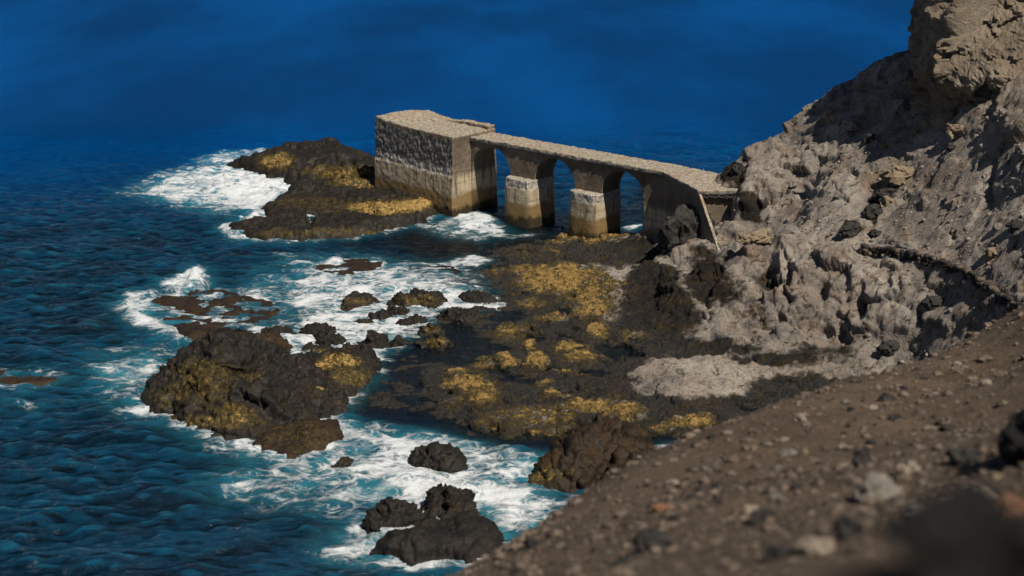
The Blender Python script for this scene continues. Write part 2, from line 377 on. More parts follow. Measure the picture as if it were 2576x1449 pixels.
land = sstep(.6, 2.2, base)                                                   # 0 on the shelf, 1 on the headland
cleft = patch(px, py, [(1987,715,11,62),(1935,700,36,34,.8),(2172,770,9,44,.8),(2060,730,30,30,.6),(2120,840,16,30,.6),(1900,740,25,25,.6),(2230,720,14,30,.4),(1920,500,26,34,.7),(2020,480,22,20,.4),(2130,440,16,20,.35),(2500,450,12,70,.5),(2050,835,60,14,.4)], .7)
crags = patch(px, py, [(2020,760,210,130),(1900,500,90,70),(2130,400,130,60,.7),(1700,720,150,110,.8),(2520,420,60,140,.5),(1700,560,100,60)], .5)
scree = patch(px, py, [(2170,875,230,42),(1950,880,110,26),(2480,620,160,140),(2380,420,160,110),(2250,560,150,110),(2430,700,160,90),(1950,560,110,40),(2330,620,160,60),(2180,500,110,90),(2420,560,260,110),(2250,420,170,110),(2060,540,120,60),(2330,900,170,60),(2430,400,160,120)], .5)
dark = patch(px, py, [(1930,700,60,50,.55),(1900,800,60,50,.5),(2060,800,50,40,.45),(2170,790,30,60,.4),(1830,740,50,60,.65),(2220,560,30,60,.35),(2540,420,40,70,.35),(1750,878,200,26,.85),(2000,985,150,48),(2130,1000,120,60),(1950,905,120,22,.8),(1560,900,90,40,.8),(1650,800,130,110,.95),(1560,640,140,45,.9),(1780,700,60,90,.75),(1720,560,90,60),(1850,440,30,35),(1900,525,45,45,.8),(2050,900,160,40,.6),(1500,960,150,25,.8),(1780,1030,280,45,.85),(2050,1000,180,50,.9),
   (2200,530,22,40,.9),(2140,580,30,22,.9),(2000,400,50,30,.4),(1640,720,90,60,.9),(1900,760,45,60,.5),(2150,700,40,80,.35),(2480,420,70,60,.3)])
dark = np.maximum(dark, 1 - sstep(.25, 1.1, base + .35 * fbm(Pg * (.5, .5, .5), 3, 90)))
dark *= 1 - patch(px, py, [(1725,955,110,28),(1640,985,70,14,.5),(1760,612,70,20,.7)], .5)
hum = [(1400,708,110,42),(1320,690,50,22,.8),(1480,750,60,40,.9),(1495,790,45,22),(1400,803,40,14,.8),(1500,835,30,20,.9),(1328,880,15,11),(1278,915,26,9),(1345,912,28,20),(1430,880,40,14,.85),(1465,905,50,12,.8),
   (1180,975,62,26),(1150,942,30,9,.9),(1215,1005,50,24,.9),(1290,838,70,20,.6),(1210,912,38,24,.55),(1400,1000,40,14,.8),(1480,1032,80,20,.9),(1575,1040,60,20),(1350,1055,110,32,.62),(1740,1066,75,14),(1400,1092,120,22,.55),
   (1480,607,75,9,.9),(1540,600,50,9,.8),(1250,1060,60,30,.5),(1470,700,70,30,.75),(1530,720,50,20,.6),(1590,850,40,14,.5),(1660,1080,40,12,.7),(1370,965,30,10,.8),(1240,690,70,16,.45),(1100,805,60,14,.35),(1330,640,70,16,.3),
   (1420,610,40,9,.8),(1380,640,60,12,.45),(1690,930,20,8,.3),(1330,770,50,14,.6),(1430,940,40,9,.7),(1530,1010,60,12,.6),(1140,1010,50,14,.5)]
algae = .97 * patch(px, py, hum, .65) * (1 - sstep(1.2, 2.2, base))
pools = patch(px, py, [(1230,880,60,20),(1390,925,30,9),(1300,955,50,12),(1075,1005,70,12),(1150,1080,70,10),(1440,1066,50,8),(1330,1100,50,8),(1270,800,40,12),(1420,780,24,10),(1350,850,40,9),(1020,950,60,12),(1540,1010,40,8),(1570,882,55,18),(1490,935,70,14),(1100,860,110,35,.7),(1150,905,70,20),(1250,930,40,16),(1060,1000,90,30,.5),(1230,1085,60,14,.6),(1500,1075,60,10,.7),(1310,1018,35,9,.6),(1450,985,60,9,.7),(1620,1130,60,14,.6),(1430,850,40,8,.6),(1960,1022,140,16,.6)], .6)
zz = base - .11 * (1 - land) + .30 * algae - .55 * pools * (1 - land)
# rock relief, pushed out along the normals of the smooth land
V = np.stack([X.ravel(), Y.ravel(), zz], 1); Fq = gridfaces(nx, ny)
N = vnormals(V, Fq)
live = zz > -3.2
A = V[live]; ld = land[live]; sc = scree[live]; al_ = algae[live]; dk_ = dark[live]
amp = ld * (1 - .72 * sc)
q = A * (1, 1, 1.25)
big = fbm(q / 5.5, 3, 1, .5, True); medm = fbm(q / 1.9 + 7, 4, 5, .55); fine = fbm(q / .55, 3, 9, .6)
f1, f2, cv = cells(q / 1.7 + .35 * np.stack([medm, fine, big], 1), 3)
g1, g2, gv = cells(A / .62 + .3 * np.stack([fine, medm, fine], 1), 8)
crag = np.clip(f2 - f1, 0, .25) * 4
wq = q + .8 * np.stack([medm, big, fine], 1)
rid = fbm(wq / 2.6 + 40, 4, 131, .55, True); bil_ = -np.abs(fbm(wq / 1.5 + 80, 3, 137, .5)) ; gul = fbm(A * (.5, .5, .12) + .3 * medm[:, None], 4, 141, .55, True)
cl_ = cleft[live]; rough_ = (.45 + .55 * crags[live])
w3 = A + .35 * np.stack([medm, big, fine], 1)
fA = facets(w3 / (3.2, 3.2, 2.4), 301); fB = facets(w3 / 1.35, 303); fC = facets(A / .55 + .3 * fine[:, None], 305); grit = fbm(A / .3, 2, 151, .6)
disp = amp * (.9 * (big - .15) + .8 * fA + rough_ * (.24 * (rid - .2) + .3 * bil_ + .18 * fB + .02 * fC + .22 * medm) + .12 * (gul - .2)) - 1.3 * cl_ - .18 * amp * rough_ * (1 - sstep(.02, .17, f2 - f1))
disp += sc * ld * (.14 * medm + .06 * fB + .12 * fA) + ld * (.04 * fine)
fold = fbm(A * (.35, 1.1, .8), 4, 31, .55, True)
disp += (1 - ld) * (.46 * (fold - .25) + .22 * medm + .06 * fine + .26 * fB + .12 * fC + .03 * grit + al_ * (.10 + .12 * fC))
D = np.zeros(len(V)); D[live] = disp
V2 = V + N * D[:, None]
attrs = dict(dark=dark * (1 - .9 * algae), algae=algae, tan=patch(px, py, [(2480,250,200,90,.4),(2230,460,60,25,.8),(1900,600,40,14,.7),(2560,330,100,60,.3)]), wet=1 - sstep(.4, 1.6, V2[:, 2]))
fc = Fq.mean(1) if False else None
fz = base[Fq].mean(1); vz = V2[:, 2][Fq].max(1); fpx = px0[Fq].mean(1); fpy = py0[Fq].mean(1)
head = (fz > 1.0) & (patch(fpx, fpy, [(1755,955,190,48),(1600,1000,140,50)], .01) < .5) & (fpy < 960 + (fpx > 2100) * 200)
keep = vz > -3.0
for nm, sel in (('headland', keep & head), ('rock_shelf', keep & ~head)):
    v_, f_, a_ = compact(V2, Fq[sel], attrs)
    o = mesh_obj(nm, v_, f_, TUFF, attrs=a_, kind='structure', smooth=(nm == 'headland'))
ZS = V2[:, 2].reshape(ny, nx)                                                  # ground height, used to seat things
def bil(x, y, G=None):
    G = ZS if G is None else G
    i = np.clip((np.asarray(x) - gx[0]) / RES, 0, nx - 1.001); j = np.clip((np.asarray(y) - gy[0]) / RES, 0, ny - 1.001)
    a = i.astype(int); b = j.astype(int); u = i - a; v = j - b
    return G[b, a] * (1 - u) * (1 - v) + G[b, a + 1] * u * (1 - v) + G[b + 1, a] * (1 - u) * v + G[b + 1, a + 1] * u * v

# the overhanging cliff at the head of the slope: a swept wall with bulging profile
plan = np.array([(64,95),(52,100.5),(44,103.5),(38,106.5),(34.0,109.0),(33.2,111.5),(33.2,116),(34.8,122),(38.5,129),(44,137),(54,143)], float)
def resample(P, step):
    from_ = np.r_[0, np.cumsum(np.linalg.norm(np.diff(P, axis=0), axis=1))]
    s = np.arange(0, from_[-1], step); t = s
    Q = np.stack([np.interp(t, from_, P[:, k]) for k in range(2)], 1)
    for _ in range(25): Q[1:-1] = Q[1:-1] * .5 + (Q[:-2] + Q[2:]) * .25
    return Q
pl = resample(plan, .16); tg = np.gradient(pl, axis=0); tg /= np.linalg.norm(tg, axis=1, keepdims=True)
nrm = np.stack([tg[:, 1], -tg[:, 0]], 1); cen = np.array([50, 115.]); sgn = np.sign(((pl - cen) * nrm).sum(1).mean()); nrm *= sgn
zc = np.arange(13.5, 28.3, .16)
prof = np.interp(zc, [13.5, 16.2, 17.2, 18.4, 20.0, 21.2, 22.2, 23.2, 24.2, 26, 28, 31, 34], [-.6, -.9, -.2, 1.1, 1.5, .7, -.7, -2.2, -3.6, -5.2, -7, -9, -10.])
S_, Z_ = np.meshgrid(np.arange(len(pl)), zc)
prof2 = np.interp(zc, [13.5, 17, 19, 21, 24, 28, 34, 38], [-.4, -.3, -.1, .2, .4, .3, -.4, -1.])
side_ = sstep(.80, 1.0, -nrm[:, 0] + .25 * (np.arange(len(pl)) > len(pl) * .52))[None, :]; PR = prof[:, None] * (1 - side_) + prof2[:, None] * side_
Vc = np.stack([pl[S_, 0] + nrm[S_, 0] * PR, pl[S_, 1] + nrm[S_, 1] * PR, Z_ + 0 * S_], -1).reshape(-1, 3)
Fc = gridfaces(len(pl), len(zc))
Nn = np.c_[nrm[S_.ravel()], np.zeros(S_.size)]
cb = fbm(Vc / 5., 3, 51, .5, True); cm = fbm(Vc / 1.8, 4, 55); cf = fbm(Vc / .5, 3, 59, .6); k1, k2, kv = cells(Vc / 1.5 + .3 * cm[:, None], 61)
Vc = Vc + Nn * (.7 * (cb - .2) + .4 * cm + .15 * cf + .8 * facets(Vc / 2.6 + .2 * cm[:, None], 311) + .32 * facets(Vc / 1.1 + .2 * cm[:, None], 313) + .14 * facets(Vc / .5, 315))[:, None]
Vc[:, 2] += .35 * cm + .1 * cf
cap = len(Vc); Vc = np.r_[Vc, Vc[-len(pl):] * (1, 1, 0) + (0, 0, 29.)]
Vc[cap:, :2] = cen + (Vc[cap:, :2] - cen) * .55
Fc = np.r_[Fc, np.stack([np.arange(cap - len(pl), cap - 1), np.arange(cap - len(pl) + 1, cap), np.arange(cap + 1, cap + len(pl)), np.arange(cap, cap + len(pl) - 1)], 1)]
zero = np.zeros(len(Vc))
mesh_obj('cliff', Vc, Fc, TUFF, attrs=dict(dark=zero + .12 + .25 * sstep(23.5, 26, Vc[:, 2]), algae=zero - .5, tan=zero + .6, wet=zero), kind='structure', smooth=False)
capo = np.r_[Vc[cap:, :2]]; 
top = mesh_obj('plateau', np.r_[np.c_[capo, np.full(len(capo), 29.)], [[80, 92, 32.]], [[80, 140, 32.]]], np.array([[k, k + 1, len(capo) + (1 if k > len(capo) // 2 else 0)] for k in range(len(capo) - 1)]), EARTH, kind='structure')

# the brown slope in front, from under the camera down to its brow
fctrl = []
def fd(*pts):
    for a, b, d in pts: fctrl.append(tuple(at(a, b, d=d)))
brow = [(1060,1500,30),(1150,1449,31.5),(1290,1370,34),(1420,1290,36),(1510,1215,38),(1600,1160,40),(1700,1115,42),(1800,1072,44),(1950,1015,48),(2100,962,52),(2250,925,56),(2400,872,60),(2500,825,64),(2600,790,68),(2750,720,72)]
fd(*brow)
for a, b, d in brow:
    p = at(a, b, d=d); fctrl.append((p[0] - 1.6, p[1] + 2.2, p[2] - 2.6)); fctrl.append((p[0] - 5, p[1] + 7, p[2] - 10.))
fd((1400,1420,27),(1600,1300,30),(1800,1200,34),(2000,1120,38),(2200,1050,42),(2400,980,47),(2570,920,52),(1600,1440,21),(1800,1350,24),(2000,1270,27),(2200,1180,30),(2400,1110,34),(2570,1050,38),
   (2000,1440,17),(2200,1340,19),(2400,1250,22),(2570,1180,25),(2200,1445,14.5),(2400,1380,16),(2570,1320,17.5),(2570,1440,12.5))
for q in [(0,0,34.9),(4,0,35.2),(-4,0,33.),(0,6,33.2),(4,6,33.6),(10,6,35),(12,14,33.2),(-4,7,31.4),(-8,12,26),(-6,20,22),(20,20,33.5),(28,40,31),(34,60,27.5),(0,-8,36.5),(20,-8,38),(-12,-4,31)]: fctrl.append(q)
ff = rbf(fctrl, 1.0, .02)
FR = .14
fx = np.arange(-12, 32, FR); fy = np.arange(-8, 78, FR); FX, FY = np.meshgrid(fx, fy)
fzv = ff(FX, FY); Vf = np.stack([FX, FY, fzv], -1).reshape(-1, 3); fl = Vf[:, 2] > 2
n_a = np.zeros(len(Vf)); B = Vf[fl]
n_a[fl] = .34 * fbm(B / 3.2, 4, 71, .55) + .10 * fbm(B / .6, 3, 75, .6)
h1, h2, hv = cells(B / .42, 77); n_a[fl] += .11 * np.clip(.45 - h1, 0, 1) * (hv > .55)
near_cam = sstep(2.5, 6, np.hypot(Vf[:, 0], Vf[:, 1]))
Vf[:, 2] += n_a * near_cam
Ff = gridfaces(len(fx), len(fy)); Ff = Ff[Vf[:, 2][Ff].max(1) > 4]
v_, f_, _ = compact(Vf, Ff, {})
mesh_obj('gravel_slope', v_, f_, EARTH, kind='structure')
FZ = Vf[:, 2].reshape(len(fy), len(fx))
def fground(x, y):
    i = np.clip((x - fx[0]) / FR, 0, len(fx) - 1.001); j = np.clip((y - fy[0]) / FR, 0, len(fy) - 1.001); a = int(i); b = int(j); u = i - a; v = j - b
    return FZ[b, a] * (1 - u) * (1 - v) + FZ[b, a + 1] * u * (1 - v) + FZ[b + 1, a] * (1 - u) * v + FZ[b + 1, a + 1] * u * v
# ------------------------------------------------------------------ sea: one sheet to the horizon, finely waved near the shore
def axis(a, b, step, far, grow=1.10):
    inner = np.arange(a, b, step); out_r = []; s = step; x = inner[-1]
    while x < far: s *= grow; x += s; out_r.append(x)
    out_l = []; s = step; x = a
    while x > -far: s *= grow; x -= s; out_l.append(x)
    return np.r_[out_l[::-1], inner, out_r]
sx = axis(-62, 44, .2, 9000); sy = axis(62, 178, .2, 9000)
SX, SY = np.meshgrid(sx, sy); xs = SX.ravel(); ys = SY.ravel()
def ocean(n, L, wind, vel, seed):
    r = np.random.default_rng(seed); k = np.fft.fftfreq(n, L / n) * 2 * np.pi; KX, KY = np.meshgrid(k, k); kk = np.hypot(KX, KY) + 1e-6
    Lw = vel * vel / 9.81; ph = np.exp(-1 / (kk * Lw) ** 2) / kk ** 4 * (.12 + np.abs((KX * wind[0] + KY * wind[1]) / kk) ** 2) * np.exp(-(kk * .10) ** 2)
    h = np.real(np.fft.ifft2((r.normal(size=(n, n)) + 1j * r.normal(size=(n, n))) * np.sqrt(ph)))
    return h / h.std()
def tile(h, L, x, y):
    n = h.shape[0]; u = (x / L * n) % n; v = (y / L * n) % n; a = u.astype(int); b = v.astype(int); fu = u - a; fv = v - b; a1 = (a + 1) % n; b1 = (b + 1) % n
    return h[b, a] * (1 - fu) * (1 - fv) + h[b, a1] * fu * (1 - fv) + h[b1, a] * (1 - fu) * fv + h[b1, a1] * fu * fv
w1 = ocean(512, 83., (.35, -.94), 5.5, 3); w2 = ocean(256, 29., (-.25, -.97), 2.6, 5); w3 = ocean(128, 13., (.1, -.99), 1.5, 8); w4 = ocean(64, 6.1, (-.1, -.99), 1.1, 12)
zin = (xs > gx[0]) & (xs < gx[-1]) & (ys > gy[0]) & (ys < gy[-1])
bed = np.full(len(xs), -6.); bed[zin] = bil(xs[zin], ys[zin], base.reshape(ny, nx))
edge_ = np.minimum(np.minimum(xs - gx[0], gx[-1] - xs), np.minimum(ys - gy[0], gy[-1] - ys)); bed = np.where(zin, bed + (-6 - bed) * (1 - sstep(0, 6, edge_)), bed)
nearw = (xs > -62) & (xs < 44) & (ys > 62) & (ys < 178)
sp = np.stack([xs, ys, np.zeros(len(xs))], 1); spx, spy = np.full(len(xs), -9e3), np.full(len(xs), -9e3)
spx[nearw], spy[nearw] = to_px(sp[nearw])
Fm = np.zeros(len(xs))
# white water: polygons (photo pixels, soft edge in metres, strength)
foam_polys = [
 ([(700,640),(900,640),(1080,650),(1240,690),(1310,770),(1240,810),(1120,850),(960,930),(680,935),(560,900),(560,850),(700,790)], 3., .40), ([(560,1090),(860,1060),(1100,1080),(1400,1140),(1420,1280),(1250,1340),(900,1300),(600,1260),(500,1210),(640,1180)], 3., .42), ([(230,880),(560,850),(640,870),(420,990),(330,1050),(230,980)], 3., .36), ([(280,480),(480,410),(700,380),(720,400),(600,560),(420,520)], 3.5, .38),
 ([(335,492),(430,440),(500,420),(560,412),(640,418),(700,448),(780,448),(795,468),(770,490),(700,512),(655,545),(600,530),(520,512),(450,505)], 2.2, .78),
 ([(500,460),(600,425),(690,450),(785,452),(775,488),(690,512),(640,530),(560,500)], 2.0, 1.0),
 ([(490,402),(560,382),(690,375),(720,388),(650,402),(600,415),(520,420)], 2.5, .55),
 ([(600,550),(650,535),(660,565),(620,575)], .8, .95), ([(545,572),(590,565),(620,590),(650,602),(600,604),(560,592)], .8, .7),
 ([(1020,560),(1100,560),(1150,545),(1210,530),(1240,545),(1285,590),(1360,588),(1280,600),(1200,610),(1110,600)], 1.6, .62),
 ([(1140,548),(1200,533),(1230,548),(1280,592),(1200,590),(1150,570)], .9, .9),
 ([(1120,655),(1190,640),(1250,655),(1200,672),(1130,668)], 1.0, .75),
 ([(760,665),(900,670),(1000,680),(1150,700),(1310,765),(1240,795),(1110,800),(1110,830),(1040,852),(990,880),(960,918),(850,915),(690,930),(640,890),(700,850),(760,800),(700,755)], 2.2, .70),
 ([(820,720),(1000,710),(1120,705),(1180,740),(1290,768),(1220,788),(1100,780),(960,750),(860,760)], 1.6, .92), ([(760,800),(900,780),(1080,800),(1100,820),(1020,845),(960,910),(880,890),(760,880),(730,860)], 1.6, .88), ([(650,900),(760,880),(800,905),(690,928)], 1.0, .85),
 ([(940,640),(1010,655),(1060,690),(980,690),(900,670),(760,668),(800,650)], 2., .45),
 ([(405,708),(470,680),(500,672),(525,690),(520,722),(440,735),(400,725)], 1., .95),
 ([(285,770),(320,735),(400,735),(380,790),(420,815),(455,830),(440,850),(370,835),(330,810)], 1.4, .80),
 ([(560,740),(660,690),(760,690),(720,760),(700,790),(640,830),(540,850),(600,830),(690,780)], 1.6, .5),
 ([(380,745),(560,730),(700,770),(640,830),(460,850),(420,800)], 1.2, .34),
 ([(210,910),(330,900),(450,900),(520,870),(600,850),(640,870),(500,905),(430,950),(330,975),(250,965)], 2.0, .52),
 ([(300,1030),(350,985),(390,990),(400,1030),(440,1050),(350,1045)], 1.2, .66),
 ([(845,1065),(960,1062),(1080,1085),(1200,1110),(1330,1140),(1400,1150),(1390,1250),(1330,1300),(1200,1290),(1060,1290),(950,1270),(800,1250),(640,1245),(520,1225),(560,1200),(700,1190),(850,1185),(740,1165),(850,1130)], 2.6, .62),
 ([(860,1070),(980,1075),(1110,1105),(1060,1150),(1100,1180),(1200,1200),(1380,1240),(1300,1280),(1100,1275),(960,1240),(820,1215),(900,1170),(1000,1140),(880,1120)], 1.8, .86),
 ([(1000,1200),(1150,1205),(1300,1225),(1380,1235),(1290,1275),(1150,1280),(1010,1255),(930,1225)], 1.4, 1.0),
 ([(570,1095),(640,1090),(700,1150),(690,1160),(640,1150),(600,1135)], 1., .85), ([(540,1060),(600,1090),(640,1150),(570,1160),(500,1130)], 1.6, .42), ([(530,1212),(660,1208),(640,1235),(560,1238)], 1.0, .75),
 ([(1060,1270),(1200,1285),(1260,1320),(1200,1335),(1100,1320),(1050,1300)], 1., .95), ([(770,1378),(900,1345),(1000,1335),(1030,1360),(960,1395),(840,1400)], 1.6, .80), ([(1200,1280),(1330,1240),(1420,1260),(1390,1300),(1300,1340),(1230,1330)], 1.6, .72), ([(1170,1320),(1240,1320),(1290,1345),(1200,1350)], .8, .8),
 ([(1610,1130),(1700,1115),(1740,1122),(1700,1140),(1630,1150)], .8, .8), ([(1330,1150),(1420,1145),(1400,1200),(1330,1230)], 1.2, .55),
 ([(1560,570),(1620,562),(1620,580),(1580,580)], .6, .8), ([(0,930),(120,935),(160,950),(60,965),(0,965)], 2., .3), ([(0,1000),(160,1010),(80,1025),(0,1020)], 2., .25),
 ([(820,655),(850,645),(870,660),(850,670)], .5, .95)]
for poly, soft, st in foam_polys:
    pw = pxpoly(poly); x0, y0 = pw.min(0) - 3; x1, y1 = pw.max(0) + 3
    m_ = (xs > x0) & (xs < x1) & (ys > y0) & (ys < y1)
    if m_.any(): Fm[m_] = np.maximum(Fm[m_], .84 * st * sstep(-soft * .6, soft * .7, polydist(xs[m_], ys[m_], pw)))
# foam hems round every rock that breaks the surface are added by rocks below
ROCK_FOOT = []
# ------------------------------------------------------------------ rocks standing in the water
def dome(x, y, ring, hp, z0, deep, soft):
    """height over a footprint: crest heights blended inside, falling off to the rim and below the water"""
    d = polydist(x, y, ring)
    for q in hp: d = np.maximum(d, .30 * (q[2] - z0) + .1 - np.hypot(x - q[0], y - q[1]))
    wn = 0; wz = 0
    for q in hp:
        w_ = 1 / ((x - q[0]) ** 2 + (y - q[1]) ** 2 + (.35 * soft) ** 2) ** 2.3; wn = wn + w_; wz = wz + w_ * (q[2] - z0)
    zi = wz / wn; band = .25 + .55 * zi
    t = np.clip(d / band, 0, 1); prof = .55 * t + .45 * np.sqrt(np.clip(1 - (1 - t) ** 2, 0, 1))
    return z0 + np.where(d > 0, zi * prof, np.maximum(d * 1.3, -deep))
def rock_from(name, outline, heights, label, cat='rock', material=None, amp=.35, res=.11, algae_px=(), z0=0., group=None, cellsize=1.1, deep=1.6, foam=.0, seed=0, fold=0., soft=.8):
    ring = pxpoly(outline, z0); c = ring.mean(0)
    hp = np.array([at(*h) for h in heights])
    x0, y0 = ring.min(0) - 1.6; x1, y1 = ring.max(0) + 1.6
    ax = np.arange(x0, x1, res); ay = np.arange(y0, y1, res); AX, AY = np.meshgrid(ax, ay); z = dome(AX.ravel(), AY.ravel(), ring, hp, z0, deep, soft)
    V = np.stack([AX.ravel(), AY.ravel(), z], 1); Fq = gridfaces(len(ax), len(ay)); N = vnormals(V, Fq); qx, qy = to_px(V)
    med = fbm(V / (cellsize * 1.7) + seed, 4, seed + 3, .55, True); fin = fbm(V / .4 + seed, 3, seed + 7, .6)
    f1, f2, cv = cells(V / cellsize + .3 * med[:, None] + seed, seed + 11)
    w3 = V + .35 * np.stack([med, fin, med], 1); rg = fbm(w3 / (cellsize * .9) + seed, 4, seed + 23, .6, True); bw = -np.abs(fbm(w3 / (cellsize * 1.2) + seed, 3, seed + 29, .5))
    st_ = np.abs(((V[:, 2] * .9 + .25 * V[:, 0] + .8 * med) / (cellsize * .5)) % 1 - .5) * 2
    c1, c2, cw = cells(V / (cellsize * 2.2) + .5 * rg[:, None] + seed, seed + 31)
    d = amp * (1.2 * (med - .2) + .35 * (rg - .2) + .3 * bw + .12 * fin + 1.2 * facets(V / (cellsize * 1.9) + .25 * rg[:, None] + seed, seed + 31) + .45 * facets(V / (cellsize * .8) + .15 * rg[:, None] + seed, seed + 37) + .06 * facets(V / (cellsize * .35) + seed, seed + 41) + .3 * (st_ - .5))
    if fold: d += fold * fbm(V * (1.6, .5, .9) + seed, 3, seed + 19, .5, True)
    V = V + N * d[:, None]
    al = patch(qx, qy, algae_px, .5) if len(algae_px) else np.zeros(len(V)) - .3
    keep = V[:, 2][Fq].max(1) > z0 - deep * .9
    v_, f_, a_ = compact(V, Fq[keep], dict(algae=al))
    o0 = v_.mean(0) * (1, 1, 0)
    o = mesh_obj(name, v_ - o0, f_, material or LAVA, attrs=a_, smooth=True); o.location = o0
    ROCK_FOOT.append((ring, foam)); return tag(o, label, cat, group)

rock_from('rock_islet', [(585,572),(610,592),(660,602),(760,602),(860,594),(960,580),(1040,562),(1085,542),(1090,515),(1000,490),(990,450),(930,425),(890,415),(840,395),(720,398),(660,405),(640,416),(585,412),(640,432),(700,448),(790,450),(800,470),(760,492),(700,512),(660,535),(690,560)],
   [(640,590,.4),(720,590,.45),(850,580,.5),(950,560,.8),(1050,535,1.),(1000,520,1.),(900,540,.5),(760,560,.25),(720,535,.4),(830,500,.6),(900,480,.8),(840,462,1.2),(740,402,2.6),(690,414,1.3),(800,378,4.4),(845,383,4.2),(872,398,3.),(775,391,3.6),(815,415,2.4),(880,430,1.3),(930,455,1.1)],
   'large dark islet with yellow algae ledges at the seaward end of the jetty', 'islet', amp=.36, res=.14, algae_px=[(960,528,110,20,.85),(1030,520,60,16,.95),(860,435,110,18,.6),(700,410,50,22,.7),(900,465,80,18,.6),(850,590,200,10,.35),(700,590,60,10,.4),(800,520,120,20,.3)], cellsize=1.6, foam=.55, seed=2, fold=.18)
rock_from('sea_rock', [(365,1002),(400,1030),(470,1055),(520,1082),(600,1092),(680,1090),(770,1072),(840,1045),(862,1012),(800,960),(720,925),(640,900),(560,900),(480,925),(420,965)],
   [(565,866,3.5),(595,874,3.2),(640,905,2.0),(690,945,1.4),(740,970,1.0),(790,1005,.7),(510,910,2.2),(450,960,1.1),(560,960,2.1),(620,960,1.7),(640,1020,1.4),(560,1040,.9),(700,1045,1.0),(480,1010,1.),(400,1005,.5),(675,985,1.9)],
   'biggest dark rock in the water, a jagged hump with a pointed crest', amp=.55, res=.085, algae_px=[(520,960,80,60,.42),(560,1060,120,22,.5),(440,1000,60,30,.35),(590,1040,60,22,.55),(640,960,30,20,.4)], cellsize=1.25, foam=.5, seed=21)
rock_from('sea_rock', [(760,1000),(800,1020),(870,1000),(920,965),(948,930),(945,900),(900,890),(800,905),(720,918),(690,940)],
   [(720,925,.55),(800,915,.75),(880,898,1.4),(930,905,1.2),(850,935,1.),(800,945,.6),(830,975,.8),(900,945,.9),(860,985,.4)],
   'flat topped rock with yellow algae joined to the right of the biggest dark rock', amp=.26, res=.09, algae_px=[(740,935,50,16,1),(800,925,60,14,.9),(800,985,55,18,.95),(860,910,60,16,.8),(880,950,60,30,.5)], cellsize=.9, foam=.4, seed=33)
rock_from('sea_rock', [(637,1130),(690,1155),(745,1158),(800,1135),(862,1108),(850,1070),(790,1070),(720,1082),(670,1098)],
   [(840,1075,.8),(780,1085,.7),(720,1100,.5),(700,1135,.3),(760,1130,.4),(820,1100,.55)],
   'low brown sloping rock just below the biggest dark rock', material=LAVA_BROWN, amp=.18, res=.09, cellsize=.8, foam=.55, seed=41, algae_px=[(760,1100,100,40,.25)])
rock_from('washed_reef', [(372,790),(395,750),(440,735),(520,730),(600,742),(690,765),(705,785),(640,815),(550,838),(530,858),(480,862),(450,845),(430,815)],
   [(450,760,.07),(540,755,.05),(620,775,.0),(480,835,.45),(510,845,.38),(540,800,-.03),(440,795,.03),(660,785,.0)],
   'broad brown reef barely above the water with thin foam washing over', 'reef', material=LAVA_BROWN, amp=.14, res=.13, cellsize=1.2, foam=.4, seed=51)
rock_from('washed_reef', [(-60,955),(0,968),(80,966),(150,955),(100,940),(0,936),(-60,940)], [(20,950,.08),(80,952,.06)],
   'brown reef awash at the left edge of the picture', 'reef', material=LAVA_BROWN, amp=.1, res=.14, cellsize=1.2, foam=.3, seed=57)
rock_from('shore_rock', [(1332,1208),(1380,1225),(1440,1228),(1510,1215),(1570,1195),(1640,1180),(1640,1140),(1560,1120),(1470,1125),(1420,1150)],
   [(1440,1112,2.2),(1490,1098,2.5),(1560,1100,2.5),(1600,1110,2.5),(1420,1150,1.3),(1380,1190,.7),(1480,1170,1.3),(1540,1160,1.5),(1600,1150,1.6)],
   'brown ridged rock at the foot of the gravel slope', material=LAVA_BROWN, amp=.34, res=.08, algae_px=[(1365,1200,40,22,.6),(1400,1190,50,20,.35)], cellsize=.8, foam=.3, seed=63, fold=.2)
SMALL = [  # px left, right, top, bottom, label
 (862,944,747,772,'rounded black rock alone in the white water left of the larger weedy rock'),
 (1000,1112,738,776,'black and olive rock with two humps in the middle of the white water'),
 (932,978,786,802,'thin dark rock awash left of the other small rocks in the foam'),
 (975,1022,768,790,'small dark rock between the two humped rocks in the foam'),
 (1025,1070,796,816,'small oval dark rock in the foam beside the shelf'),
 (996,1040,808,822,'low dark rock nearly covered by foam below the small oval rock'),
 (890,928,806,818,'tiny dark rock sliver in turquoise foam'),
 (1060,1112,818,845,'olive topped rock at the edge of the shelf pool'),
 (1062,1130,845,878,'dark rock with olive top beside the flat shelf pool'),
 (762,845,818,848,'pointed black rock left in the foam, behind its lower twin'),
 (786,862,838,868,'black rock in the foam touching the pointed black rock'),
 (905,975,838,878,'dome shaped black rock in the foam above the yellow flat rock'),
 (985,1025,848,872,'small black rock right of the dome shaped black rock'),
 (660,730,824,852,'spiky black rock behind the crest of the biggest rock'),
 (600,712,848,888,'brown rock close behind the biggest dark rock'),
 (760,836,874,892,'low olive rock in the foam behind the yellow flat rock'),
 (1028,1164,1138,1188,'wide black rock ringed by foam in the lower cove'),
 (828,892,1164,1184,'small washed rock left of the wide black rock in the cove'),
 (1062,1192,1228,1308,'tall black rock with a pointed top near the bottom'),
 (925,1062,1278,1338,'black rock left of the tall pointed rock near the bottom'),
 (975,1242,1318,1412,'long dark blurred rock at the bottom below the pointed rock'),
 (1110,1200,775,815,'black rock at the shelf edge between foam and pool'),
 (1150,1240,740,765,'wet black rock at the shelf edge where the foam runs up'),
 (1060,1160,668,690,'flat dark rock awash below the jetty'),
 (780,960,660,690,'brown rock just under the surface left of the jetty foam'),
 (700,830,560,575,'dark ledge stone on the islet rim')]
